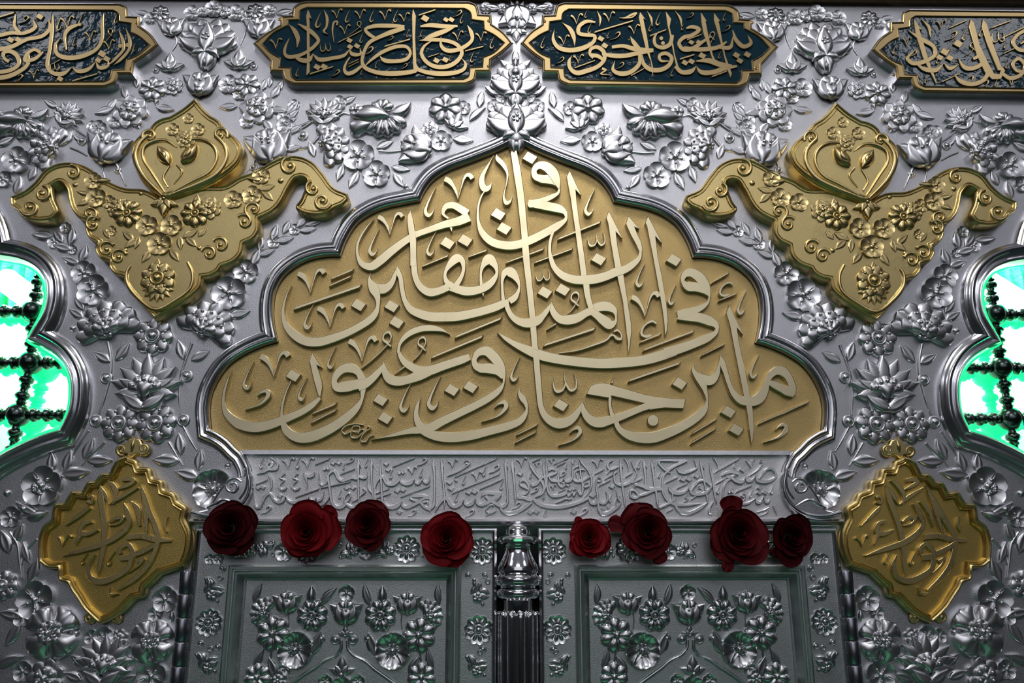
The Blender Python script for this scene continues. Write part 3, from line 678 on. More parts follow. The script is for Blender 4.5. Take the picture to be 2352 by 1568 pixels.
STRIP = '''
@560 1035 7.17
H 328 105 195
s 395 120 10 415 170 50 385 230 35 400 280 40 470 300 50 530 290 60 560 230 40 530 170 45 470 125 50 410 100 10
s 410 170 30 465 210 55 450 270 35
s 480 310 50 400 305 50 320 350 40 205 385 0
V 725 295 195
V 1045 290 195
H 925 100 200
B 1165 235 1400 145 35
D 1465 200 .42
D 1560 195 .45
K 1810 100 115
H 1665 195 110
s 1885 112 0 1885 200 45 1885 400 38 1885 600 38 1895 800 38 1905 880 40
s 1885 115 5 1905 200 25 1930 275 0
B 1575 395 1815 310 32
s 1235 345 8 1240 440 25 1250 530 30 1290 570 35 1340 540 38 1370 470 42 1385 410 42 1430 350 50 1480 330 50 1510 370 45 1550 450 50 1610 490 52 1700 470 52 1780 440 55 1850 450 60 1890 430 50
W 1350 225 100
s 1375 400 60 1395 500 50 1410 600 48 1425 700 48 1445 830 50 1500 910 60 1580 935 60 1650 905 55 1690 850 40 1750 760 35 1740 700 35 1690 710 45 1655 780 35 1660 850 30 1700 890 40
s 1690 880 50 1780 930 55 1880 910 55 1950 860 60 2020 840 50 2035 900 40 1990 950 50 1930 920 40 1900 870 40
s 680 370 20 600 420 45 600 450 30 660 480 25 600 540 35 580 590 45 620 640 42 680 620 40 710 595 8
s 895 370 20 815 420 45 815 450 30 875 480 25 815 540 35 795 590 45 835 640 42 895 620 40 925 595 8
s 1035 640 12 1040 520 32 1010 420 48 985 362 25
s 1000 400 60 1080 420 60 1140 400 50 1165 350 20
s 160 700 5 165 820 25 200 930 45 250 930 50 300 850 50 350 750 50 410 700 55 450 730 50 490 800 50 560 845 58 640 820 55 690 740 8
s 690 740 5 720 810 40 800 850 52 920 840 52 1040 800 45 1070 740 8
s 1075 740 8 1090 800 40 1150 830 45 1190 770 10
s 1195 770 10 1215 820 40 1270 800 45 1310 720 25 1320 650 5
s 425 348 0 420 400 45 450 480 40 455 580 35 430 660 25
B 185 565 370 495 35
D 230 610 .42
D 310 600 .42
D 590 740 .45
K 440 895 140
B 840 775 1225 640 32
B 1260 620 1745 520 32
s 1210 940 20 1300 880 40 1380 800 32 1420 720 20
D 1690 610 .45
D 1795 605 .45
H 1610 640 150
B 1770 855 1860 815 30
H 2045 125 150
s 2095 112 0 2100 220 45 2105 420 38 2115 620 36 2130 780 36 2135 900 30
s 2100 120 5 2120 200 22 2140 270 0
s 1960 615 30 2000 660 25 1915 745 5
s 1890 420 40 1960 450 45 2020 430 40 2035 340 5
s 2030 460 20 2030 580 22 2060 640 30 2110 690 35
@860 1035 7.17
s 90 115 5 95 250 35 105 420 45 115 600 42 125 760 45 150 870 55 230 930 62 330 930 62 400 890 60 450 820 8
s 10 600 15 50 500 30 110 420 50 150 450 50 200 540 50 280 560 55 350 530 55 400 480 50 420 430 8
s 415 435 5 440 510 50 510 545 60 600 530 55 660 470 8
s 665 460 5 680 520 45 720 540 45 800 460 8
s 800 440 5 810 500 40 860 525 50 900 490 35 912 400 5
D 190 210 .45
D 220 310 .45
B 295 268 655 125 35
K 860 105 140
B 15 710 230 635 28
B 30 785 260 712 28
W 435 290 100
V 615 395 140
H 800 280 160
H 305 295 170
D 370 655 .48
D 465 640 .48
B 425 770 900 595 38
s 960 118 0 970 200 45 985 400 38 990 600 38 985 780 38 970 900 55 900 950 60 820 920 55 760 850 60 720 830 60
s 960 120 5 980 200 25 1005 260 0
s 565 790 0 610 750 50 700 740 70 800 740 60 870 760 40 870 790 60
s 450 830 5 460 900 50 530 930 60 620 900 60 700 860 60 790 800 50 880 750 40
s 580 780 40 660 820 40 720 830 60
s 800 850 40 870 840 30 885 900 30
s 900 960 40 920 1000 8
D 405 1005 .45
K 690 955 120
s 1100 118 0 1110 200 45 1120 400 38 1140 600 38 1155 760 45 1150 880 30 1140 960 5
s 1102 125 5 1120 210 25 1145 270 0
s 1000 1000 20 1050 900 40 1110 820 50 1160 770 50 1200 810 50 1250 890 60 1320 920 62 1400 890 60 1440 830 50 1480 790 8
s 1475 800 8 1490 870 50 1550 895 55 1620 860 50 1660 780 8
s 1665 780 5 1690 860 50 1750 890 55 1850 860 60 1930 800 70 2030 740 80 2080 710 60
s 1750 760 5 1790 715 50 1880 695 60 2000 700 60 2090 690 30
s 1830 740 60 1920 820 70 2020 880 60 2100 920 55 2180 870 45 2195 780 38 2185 600 38 2170 400 38 2155 230 45 2145 120 0
s 1990 830 30 2060 760 30
s 2060 900 40 2110 990 50 2200 1030 60 2300 1015 65 2400 980 62 2500 920 58 2590 850 40
s 2265 128 0 2270 220 50 2290 400 42 2310 600 40 2318 780 35 2310 890 8
s 2265 130 5 2290 230 25 2315 300 0
s 2150 125 5 2180 230 25 2205 300 0
B 1315 440 2000 145 38
B 1275 710 2055 390 38
B 1730 640 2105 480 32
s 1480 180 30 1510 150 25 1560 170 25 1560 215 30 1500 210 25
s 1560 220 30 1400 330 25 1200 415 8
V 1285 280 150
K 2060 215 150
V 1680 490 160
H 1840 250 170
H 1505 400 160
D 1230 515 .5
D 1255 615 .5
D 1545 680 .5
D 1645 670 .5
H 1385 680 170
H 2125 480 170
s 1315 440 20 1330 480 30 1360 500 15
K 1640 955 130
A 1900 890 180
@1160 1035 7.17
s 320 590 50 260 570 40 245 530 35 270 490 45 320 480 50 370 530 50 395 600 40 390 660 25
s 250 560 50 320 590 60 375 635 20
s 395 640 20 350 700 40 260 730 50 200 770 15
s 205 765 45 300 770 55 400 805 50 445 825 30
D 245 375 .5
V 270 260 160
D 415 1010 .5
D 515 1000 .5
K 260 835 130
s 450 800 20 520 850 45 620 900 60 800 925 65 950 920 65 1100 890 60 1250 840 55 1380 780 40
s 1380 790 30 1420 860 50 1490 870 55 1530 800 40
s 1530 800 30 1570 850 50 1640 865 50 1690 800 40 1690 740 35 1655 660 8
s 1540 430 10 1510 460 25 1500 500 30 1500 600 35 1520 700 38 1535 830 40 1545 950 55 1600 1030 65 1680 1030 65 1780 980 55 1870 910 45 1900 850 35 1870 780 40 1825 640 8
s 1830 900 20 1835 830 22 1850 780 20 1895 740 8
s 1520 500 30 1570 500 35 1580 460 30 1540 430 20
s 390 182 0 430 260 45 500 370 45 570 450 50 620 540 45 640 620 40 610 700 45 500 765 15
s 420 540 8 450 570 40 520 550 45 600 450 45 680 420 45 780 390 50 850 350 40 820 310 35 760 300 40 720 330 30
s 630 120 8 635 250 30 650 420 38 670 560 38 640 660 40
s 675 120 8 685 250 30 690 400 40 690 560 40 720 680 50 790 740 60 900 735 60 1000 700 50 1020 650 8
s 720 420 30 760 480 45 850 500 50 930 490 45 980 440 8
s 900 350 8 880 450 40 880 530 45 940 590 50 980 560 40 940 520 30 880 500 30
s 975 450 8 1000 500 45 1060 500 50 1110 440 40 1110 350 30 1090 150 8
s 1110 430 30 1150 490 45 1220 500 55 1300 480 45 1400 420 30
s 1210 118 5 1230 250 30 1250 400 38 1275 550 38 1275 680 40 1240 720 45 1190 660 8
s 1210 120 0 1270 200 40 1370 320 38 1420 450 35 1415 600 32 1370 700 25 1300 770 0
s 1170 360 20 1200 460 40
s 1165 350 8 1230 310 30 1320 320 8
s 1010 690 8 1050 740 40 1110 690 8
s 1110 680 8 1130 730 40 1180 670 8
s 835 860 8 920 830 20 1010 790 20 1050 800 20 1100 790 8
B 445 190 570 140 25
B 800 230 1030 130 30
B 850 260 990 200 25
B 1135 300 1220 260 25
B 1475 390 1620 320 35
B 1640 475 1840 370 32
B 1545 585 1725 500 35
B 865 700 985 645 28
B 1985 435 2095 375 32
B 2085 545 2250 470 38
V 525 265 80
V 765 210 90
V 790 640 90
V 1520 285 165
D 1035 565 .35
D 1065 640 .35
D 1440 735 .5
D 1760 585 .5
D 1130 1000 .5
O 1618 945 30
O 1705 920 30
H 445 340 110
H 1145 140 80
H 1030 200 100
H 660 680 110
H 690 950 140
H 1760 720 130
H 2235 140 160
K 545 600 100
K 1000 330 110
K 1360 935 140
W 1150 580 70
A 1330 520 110
s 1775 160 25 1710 190 30 1690 250 40 1730 300 45 1800 290 45 1870 260 15
s 1730 300 40 1680 380 8
s 1890 118 0 1900 220 45 1915 400 40 1930 550 42 1950 700 40 1975 880 30 1980 980 8
s 1890 120 5 1915 220 25 1950 290 0
s 1800 320 8 1795 420 35 1820 520 45 1890 560 55 2000 550 55 2080 500 45 2140 420 40 2160 340 35 2120 250 40 2080 170 15
s 1955 120 8 2010 180 35 2035 260 25 2040 350 0
s 2080 770 40 2060 720 35 2070 660 40 2120 650 40 2170 680 45 2200 740 50 2140 780 50 2080 760 40
s 2190 740 40 2260 730 45 2360 690 45 2480 640 48
s 2215 800 20 2200 850 15
s 2130 610 10 2150 560 50 2250 580 55 2370 630 58 2500 635 60
s 2275 128 0 2290 220 45 2310 400 40 2320 560 45 2360 610 45
s 2277 130 5 2310 220 25 2340 290 0
@1460 1035 7.17
s 260 122 0 270 220 45 295 400 40 315 580 40 340 700 42 360 850 40 385 950 20
s 260 125 5 285 220 25 320 290 0
s 220 630 60 340 630 60 460 635 50
s 150 720 50 260 670 50 340 640 50
s 850 160 40 760 190 60 650 250 45 560 310 40 470 400 38 440 500 35 435 620 38 470 740 40 540 830 45 640 880 55 780 895 45 900 890 40 1100 865 5
s 840 155 60 700 155 55 500 150 50 400 160 40 385 200 38 430 260 40 500 320 45 580 370 25
s 680 290 20 720 340 50 790 360 55 900 340 45 1010 280 35 1000 220 40 960 140 8
B 495 535 690 445 32
D 780 470 .5
D 880 465 .5
D 1010 415 .5
B 680 625 845 555 32
s 1055 138 5 1080 250 45 1110 400 42 1140 550 40 1160 680 40 1185 800 35 1190 880 8
s 1065 150 5 1105 240 25 1140 310 0
s 920 660 8 980 570 40 1050 500 40 1130 490 45 1210 540 45 1240 600 40 1190 650 45 1150 660 40
s 540 580 8 560 640 45 620 690 55 720 700 60 820 670 55 880 600 15
s 880 630 15 920 690 50 1000 720 55 1100 710 55 1190 670 50 1240 610 30
s 600 650 40 610 750 35 600 830 40 500 890 45 400 940 30
s 660 770 8 650 850 40 680 940 55 760 1010 65 880 1025 65 1000 980 60 1100 920 55 1185 850 8
s 1060 570 25 1080 600 25 1050 620 25 1045 580 20
s 1080 620 20 1100 650 20 1040 690 5
s 1210 122 5 1230 300 35 1265 450 42 1285 600 42 1310 750 42 1340 870 15
s 1270 110 8 1330 170 35 1360 250 25 1355 310 0
B 1310 360 1700 150 38
s 1430 410 30 1480 370 50 1560 350 60 1650 360 60 1700 380 60
s 1500 430 40 1580 440 60 1660 500 60 1760 510 60 1820 430 8
s 1820 440 8 1840 490 50 1910 490 50 1970 420 8
s 1985 410 8 2000 480 50 2080 510 60 2200 500 60 2300 440 45 2310 370 50 2250 300 40 2170 300 45 2100 370 45 2040 460 25
s 1590 430 50 1500 510 40 1450 620 35 1435 750 30 1440 820 15
s 1640 400 50 1580 430 40
D 1765 310 .5
s 1820 150 20 1870 200 45 1910 290 0
s 1925 230 8 1935 160 25 1970 140 15
s 2060 150 25 2090 150 25 2090 190 30 2050 170 25
s 2095 215 25 2020 310 25 1870 415 5
B 1330 545 1465 480 30
H 1395 560 150
H 1655 190 100
H 415 345 100
W 1565 610 90
B 1650 690 1915 580 30
D 2050 610 .45
D 2040 690 .45
D 2135 685 .45
s 1780 690 20 1750 740 30 1800 760 30 1800 710 20
s 1800 780 25 1750 860 8
s 1760 880 40 1860 860 45 1970 790 8
s 1975 790 8 2000 850 45 2060 850 45 2110 740 8
s 2115 770 8 2140 840 40 2190 850 40 2210 800 12
H 1930 640 140
H 2280 560 160
s 850 710 20 820 770 25 870 790 20 800 845 5
s 1000 740 20 920 800 8
s 1290 830 12 1230 930 35 1215 1010 45 1260 1040 15
K 2190 945 120
s 2000 1010 8 2110 980 25 2200 930 15
B 510 1015 605 975 30
s 2260 900 8 2310 980 40 2330 1060 5
'''
CART2 = '''
@550 0 3.563 .86
g 560 72 592 155 574 145 577 590 545 622 550 500 548 200 543 130
s 480 195 15 560 240 45 620 290 42 645 330 36 610 380 38 540 430 35 460 460 40 390 460 40 367 430 30 375 380 25 408 310 5
s 405 200 8 450 250 45 475 310 42 470 388 5
s 440 450 20 500 490 45 570 490 45 600 440 8
s 600 440 8 650 485 45 760 475 40 860 450 35 900 400 8
s 900 400 8 920 440 40 990 440 30 985 390 8
s 1000 540 30 930 590 42 880 600 42 858 570 32 870 520 25 905 465 15
s 1030 400 30 1003 480 32 1020 545 42 1100 585 45 1200 600 50 1350 595 50 1445 580 40
s 1020 545 10 1090 480 32 1180 420 40 1290 380 40 1370 385 36 1398 430 32 1370 480 40 1270 500 42 1180 490 42 1150 460 10
s 1350 215 30 1230 210 45 1090 215 42 1030 240 32 1060 280 40 1130 320 25
s 1350 230 40 1250 260 50 1150 300 42 1060 350 40 1020 420 34 1008 480 30
g 1420 68 1446 130 1440 300 1450 520 1480 575 1430 600 1420 560 1415 400 1410 130
s 1440 560 40 1530 590 45 1650 602 50 1780 590 45 1840 560 38 1850 520 30 1820 478 5
s 1480 215 20 1560 205 45 1680 215 45 1785 212 25
s 1780 210 10 1690 250 45 1580 290 50 1485 335 8
s 1470 330 8 1560 325 36 1680 330 40 1780 365 42 1820 430 42 1780 500 45 1690 545 48 1590 540 45 1520 495 42 1490 435 38 1510 380 30 1570 335 15
s 1865 205 8 1895 260 42 1905 320 38 1860 370 42 1770 410 45 1690 410 45 1650 370 35 1650 295 5
D 1520 150 .36
D 1685 488 .3
D 1612 495 .3
D 1735 160 .28
D 1690 160 .26
D 900 330 .28
D 905 382 .28
D 962 375 .28
D 635 548 .32
D 692 545 .32
V 795 152 85
V 985 158 85
V 1190 165 92
V 1345 182 85
V 860 280 85
V 1785 332 85
V 1975 340 85
V 295 398 92
H 672 90 145
H 905 75 115
H 1105 75 112
H 1300 75 112
H 1388 245 62
H 1015 265 90
H 1130 500 60
H 1010 560 55
H 1835 110 85
H 1925 415 100
H 2088 295 108
H 490 545 85
H 1500 240 62
H 1738 440 60
s 690 78 5 715 140 30 710 220 22 690 255 25 722 280 5
B 800 355 1000 255 18
B 1180 387 1395 328 20
B 570 612 765 552 20
B 1460 132 1600 88 20
B 1840 424 1995 386 18
B 885 552 978 508 14
B 885 530 978 488 14
B 1540 472 1635 442 14
K 1820 75 62
K 1095 372 78
K 820 562 62
K 1260 288 46
K 1375 512 52
W 700 345 82
s 772 345 5 760 240 18 775 180 22 800 175 20 795 205 16
M 985 172 60 870 300
'''
CART3 = '''
@1150 0 3.563 .86
s 505 185 5 570 240 45 600 310 40 605 382 0
s 440 235 0 430 320 35 470 385 45 560 410 50 680 390 50 760 340 40 770 295 38 700 285 40 640 270 42 640 220 42 700 175 38 775 180 20
s 760 470 42 730 440 32 740 400 36 790 385 42 840 420 45 850 480 42 800 540 44 700 580 50 620 595 50 570 560 40 560 500 35 585 450 0
s 740 450 40 800 460 42 850 505 25
s 830 440 30 920 455 48 1020 455 48 1120 435 45 1250 415 30
s 910 385 35 1000 375 40 1100 400 48 1250 408 30
s 1060 295 5 1085 340 42 1130 400 48
g 1140 92 1190 165 1170 152 1200 300 1225 450 1252 560 1245 627 1225 500 1190 420 1150 250 1128 140
s 1140 440 40 1135 520 42 1060 590 48 970 600 48 920 570 38 935 495 5
s 1150 430 20 1170 520 42 1220 565 48 1310 570 48 1380 530 44 1398 470 40 1350 435 40 1300 455 36 1310 495 30 1375 500 15
g 1350 90 1398 155 1385 220 1410 330 1430 450 1462 560 1510 598 1460 590 1438 560 1415 450 1390 330 1362 200
s 1405 285 40 1385 360 44 1330 388 44 1270 370 36 1258 310 30 1295 255 5
s 1520 230 20 1570 218 40 1625 242 40 1560 290 42 1500 305 42 1460 350 38 1490 400 44 1570 398 48 1640 350 38 1725 295 15
g 1640 100 1692 178 1680 172 1700 280 1740 450 1775 525 1735 500 1702 400 1660 280 1640 180
g 1745 100 1802 178 1787 172 1810 300 1840 450 1880 560 1895 600 1880 638 1850 560 1820 430 1770 250 1743 165
s 1500 385 25 1580 402 44 1680 402 46 1780 385 42 1850 340 20
s 1790 385 40 1880 385 42 1900 300 5
s 1900 245 8 1930 330 42 1990 380 46 2050 350 36 2022 285 5
s 1430 540 40 1480 588 46 1560 582 48 1602 538 5
s 1600 540 5 1640 588 46 1740 590 50 1830 560 48 1935 540 25
s 1600 500 15 1700 495 52 1800 528 55 1890 542 40
B 760 272 1080 178 22
B 600 562 768 502 18
B 1060 626 1172 568 20
B 1215 302 1352 250 20
B 1460 492 1582 455 22
B 1720 636 1852 588 20
B 1520 332 1642 288 18
D 820 315 .3
D 852 372 .3
D 1560 345 .26
D 1622 345 .26
D 1650 455 .34
D 1930 450 .32
D 1958 496 .3
D 2020 445 .32
D 1508 512 .3
D 1562 502 .3
O 1315 312 18
O 1328 352 18
V 620 200 95
V 885 180 90
V 515 368 88
V 1090 282 88
V 635 522 82
H 710 80 68
H 365 295 105
H 745 185 92
H 892 255 62
H 1312 95 118
H 1848 95 78
H 1418 555 72
H 1805 415 65
H 1240 180 80
H 1500 190 60
K 980 252 75
K 1580 98 52
K 1880 198 62
K 520 458 62
K 1010 502 62
s 790 88 5 815 150 26 810 215 8
s 1200 92 5 1232 150 26 1240 215 8
s 1430 92 5 1472 150 26 1482 215 8
s 970 145 8 1020 145 20 1070 120 26 1112 105 20 1080 138 18 1020 148 15
M 1740 258 72 1680 400
s 830 560 30 862 572 20 820 602 20 892 612 10
'''
CART1 = '''
@0 0 2.904 .78
s 352 92 5 345 200 32 330 330 32 315 440 36 350 485 38 420 490 40 480 448 6
s 480 450 6 520 475 36 590 460 36 640 408 6
s 640 410 6 660 450 36 715 440 30 722 398 5
D 680 358 .3
D 655 400 .24
D 712 392 .26
D 400 525 .24
s 690 92 5 680 160 30 680 250 30 650 320 34 560 370 42 450 385 45 382 360 38 368 300 28 402 255 5
s 440 330 15 430 240 30 460 190 40 540 158 20
V 445 190 90
V 600 272 72
V 725 332 72
V 225 522 62
H 552 92 88
H 785 88 72
H 905 288 58
H 505 248 62
H 412 108 100
s 325 125 8 330 190 34 280 240 36 180 262 36 80 310 40 0 328 40 -120 340 40
s -60 250 20 0 235 35 80 218 36 150 222 34 232 182 36 222 128 10
s 100 95 5 95 170 32 140 228 34
D 265 110 .26
D 70 265 .26
D 122 265 .26
K 190 98 58
s 270 350 36 230 330 30 180 360 34 165 402 36 230 392 36 288 345 20
s 190 335 8 182 430 34 120 480 40 40 512 44 -80 520 40
s 60 410 36 30 390 30 20 355 34 60 340 40 112 370 42 122 430 36 60 470 40 -40 482 38
s 790 195 5 815 260 30 820 330 26 770 390 28 715 442 5
s 838 188 5 862 260 30 858 330 26 800 400 28 758 432 5
O 800 305 16
O 852 300 16
B 475 546 645 498 16
B 340 432 400 402 12
W 362 418 56
M 740 188 56 690 290
K 150 488 58
B -40 130 90 90 18
'''
CART4 = '''
@1552 0 2.904 .78
g 1588 120 1642 202 1626 192 1690 400 1745 550 1738 562 1650 385 1598 220
s 1555 205 8 1640 260 40 1720 310 36 1732 360 36 1660 410 40 1580 420 40 1548 388 32 1605 325 8
s 1600 420 8 1660 460 40 1740 465 40 1790 418 6
s 1790 420 6 1830 455 36 1890 428 6
s 1885 385 6 1930 450 40 2000 450 40 2052 410 38 2040 370 36 1985 392 30
s 2050 400 30 2085 480 38 2050 535 40 1980 560 42 1900 540 40 1858 495 5
g 1968 125 1992 150 2030 300 2092 430 2125 488 2160 492 2180 440 2200 470 2170 528 2110 530 2060 480 2010 370 1958 180
g 2050 125 2077 160 2122 300 2185 470 2150 470 2080 300 2043 180
s 2180 490 30 2230 520 40 2300 500 36 2332 440 34 2290 390 34 2252 420 30 2272 468 30 2345 480 30
s 2400 180 35 2290 225 34 2252 280 34 2290 330 36 2380 335 36
s 2370 255 25 2300 290 20
B 1820 192 1940 140 16
B 2100 192 2232 144 16
B 2170 262 2325 186 18
B 1770 552 1895 496 16
B 2180 362 2260 328 14
V 1540 302 58
V 1770 190 62
V 2240 572 72
H 1478 288 78
H 1685 498 62
H 1945 182 92
H 2055 168 82
H 2212 268 58
H 2152 518 62
H 2225 398 62
H 1842 288 58
H 1762 368 62
D 1795 345 .3
D 1762 382 .26
D 1830 386 .26
D 1885 290 .32
K 1880 198 72
K 1990 498 62
K 2090 528 58
K 1610 328 52
W 2150 208 80
M 1990 278 62 1930 372
s 1640 128 5 1690 180 28 1702 245 8
'''
SHIELD = '''
@1900 1000 2.0357
s 275 232 6 290 290 28 320 370 28 345 450 28 358 530 26 362 600 22 365 658 4
s 280 240 5 310 280 18 335 322 4
s 462 232 6 490 290 26 530 360 26 570 420 26 598 480 26 600 520 26 580 600 28 540 660 26 470 722 8
s 465 240 5 500 330 20 530 420 20 545 480 8
s 455 475 26 520 470 26 590 485 28 662 490 12
s 440 552 20 438 525 20 465 508 22 490 530 22 500 560 30 445 572 28
s 490 562 28 560 530 26 605 498 18
s 500 565 26 490 620 26 440 660 30 380 680 32 330 660 26 310 610 22 327 555 5
s 178 562 4 260 535 24 360 500 30 430 450 28 450 410 24 430 360 24 405 318 8
s 355 405 15 385 385 22 415 385 18 400 410 14 358 422 6
s 275 400 16 240 415 22 235 450 24 265 460 22 315 440 10
s 240 460 22 225 508 6
s 160 422 4 215 370 20 250 335 18
s 230 290 14 250 285 14 255 315 14 230 310 12
s 370 210 14 400 205 22 425 215 20 390 240 18 360 252 6
s 340 322 6 380 290 22 452 244 10
s 300 208 6 340 240 24 360 280 20 355 322 6
s 435 308 6 470 340 24 490 390 20 500 422 12
V 165 522 60
s 615 380 14 615 420 14 628 450 8
H 415 540 70
H 290 550 55
s 430 708 14 440 740 14 477 735 8
s 525 590 20 550 575 16 540 600 14 495 642 4
'''
# ---------------------------------------------------------------- the silver facade, its openings and mouldings
def px_of(p):
    r = CAM_M.transposed() @ (Vector(p) - Vector((CAMX, -DIST, CAMZ))); return (1176 + r.x / -r.z * F_PX, 784 - r.y / -r.z * F_PX)
def mx(px, py, d=0.0):
    """pixel of a point's mirror image across the shrine's centre line"""
    p = W(px, py, d); return px_of((-p.x, p.y, p.z))
def shifted(pts, dx, dz, d):
    return [px_of(W(x, y, d) + Vector((dx, 0, dz))) for x, y in pts]
def tpath(spec, x0, y0, s, n=6, closed=True):
    return [(x0 + x/s, y0 + y/s) for x, y in path(spec, n, closed)]
def inner_side(p): return 1 if area2(p) > 0 else -1
RIM = '''1188 332 c,1170 340,1138 355,1080 378,1030 397,997 418,977 443,966 466 c,930 473,888 482,855 495,822 518,797 557,784 592 c,755 592.5,722 598,688 612,655 638,
638 667,631 700,632 745,641 787 c,605 798,563 817,530 840,505 873,490 907,484.5 940,487.5 987 c,505 995,527 1010,547 1030,561 1043,571 1060,578 1077,581 1098,580 1116,574 1135,562 1152'''
rim_left = path(RIM, 5)
WIN = '''-8 590 c,18 594,50 600,83 615,106 641,112 679,104 719,86 752,68 783 c,99 797,133 818,153 841,166 871,168 908,163 944,152 970,143 987 c,98 1001,51 1021,0 1048,-60 1090 c,
-330 1090 c,-330 430 c,-110 430,-50 480,-22 525,-12 560'''
win_left = path(WIN, 5, True)
win_right = [mx(*p) for p in win_left][::-1]
door_open = [px_of(q) for q in ((W(449, 1206).x, 0, W(449, 1206).z), (-W(449, 1206).x, 0, W(449, 1206).z), (-W(449, 1206).x, 0, .02), (W(449, 1206).x, 0, .02))]
wall_out = [px_of(q) for q in ((-1.55, 0, 0.0), (-1.55, 0, 2.95), (1.55, 0, 2.95), (1.55, 0, 0.0))]
mb = MB(); poly(mb, wall_out, -.02, 0.0, .0003, holes=[win_left, win_right, [door_open[0], door_open[1], (door_open[2][0], door_open[2][1]), door_open[3]]])
wall = tag(mb.obj('wall_front', M['plate'], None, 30), 'hammered silver facade plate covered in embossed flowers', kind='structure')
RPROF = [(-.2, .002), (0, .0155), (2.5, .0185), (6.5, .0198), (10.5, .0185), (13.5, .015), (15.5, .0132), (18, .0142), (21.5, .0150), (24.5, .0140), (27, .0110), (29, .0092), (32, .0086), (34.5, .006), (36, 0)]
mb = MB(); sweep(mb, rim_left, RPROF, side=1); a = mb; b = mb.mirror(); a.add(b.v, b.f)
arch = tag(a.obj('trim_1', M['rim'], None, 35), 'bright silver lobed moulding framing the arched gold inscription', kind='structure')
WPROF = [(-2, -.012), (-.2, .006), (2, .0130), (6, .0155), (10, .0140), (13, .0110), (16, .0125), (22, .0190), (28, .0205), (32, .0190), (35.5, .0155), (38, .0125), (40, .0115), (42, .010), (43.5, .007), (45, 0)]
for i, p in ((2, win_left), (3, win_right)):
    mb = MB(); sweep(mb, p, WPROF, closed=True, side=-inner_side(p))
    tag(mb.obj('trim_%d' % i, M['rim'], None, 35), 'silver lobed moulding around the %s green-lit window' % ('left' if i == 2 else 'right'), kind='structure')
def box(mb, x0, x1, d0, d1, z0, z1):
    v = [(x, -d, z) for x in (x0, x1) for d in (d0, d1) for z in (z0, z1)]
    mb.add(v, [(0, 1, 3, 2), (4, 6, 7, 5), (0, 4, 5, 1), (2, 3, 7, 6), (0, 2, 6, 4), (1, 5, 7, 3)])
zt = W(1176, 7, .0).z
mb = MB(); box(mb, -1.55, 1.55, -.02, .012, zt, zt + .02); box(mb, -1.55, 1.55, -.02, .05, zt + .02, zt + .12)
tag(mb.obj('trim_4', M['ledge'], None, 30), 'dark bronze ledge along the top of the facade', kind='structure')
# interior seen through the lobed windows: lit white lining, green lamps and added green glow pieces
M['lining'] = mat('white_lining', (0.85, 0.86, 0.84), 0, 0.7, [('noise', 12, .2, .01)])
M['tube'] = mat('lit_tube', (1, 1, 1)); e = M['tube'].node_tree.nodes['Principled BSDF']; e.inputs['Emission Color'].default_value = (1, 1, 1, 1); e.inputs['Emission Strength'].default_value = 7
M['green_fringe'] = mat('green_glow_fringe', (0.1, 1, .4)); e = M['green_fringe'].node_tree.nodes['Principled BSDF']; e.inputs['Emission Color'].default_value = (0.0, 1.0, .36, 1); e.inputs['Emission Strength'].default_value = 0.75  # emission imitates the green fringe of light around grille and window edge
M['green_glow_tint'] = mat('green_light_tint', (0.02, 0.50, 0.20), 0, 0.5, [('noise', 30, .6, .02)])  # green colour stands in for the green reflections at the window top
mb = MB(); box(mb, -1.5, 1.5, -.47, -.45, .6, 2.5)
tag(mb.obj('wall_back', M['lining'], None, 30), 'white lining at the back of the shrine behind the windows', kind='structure')
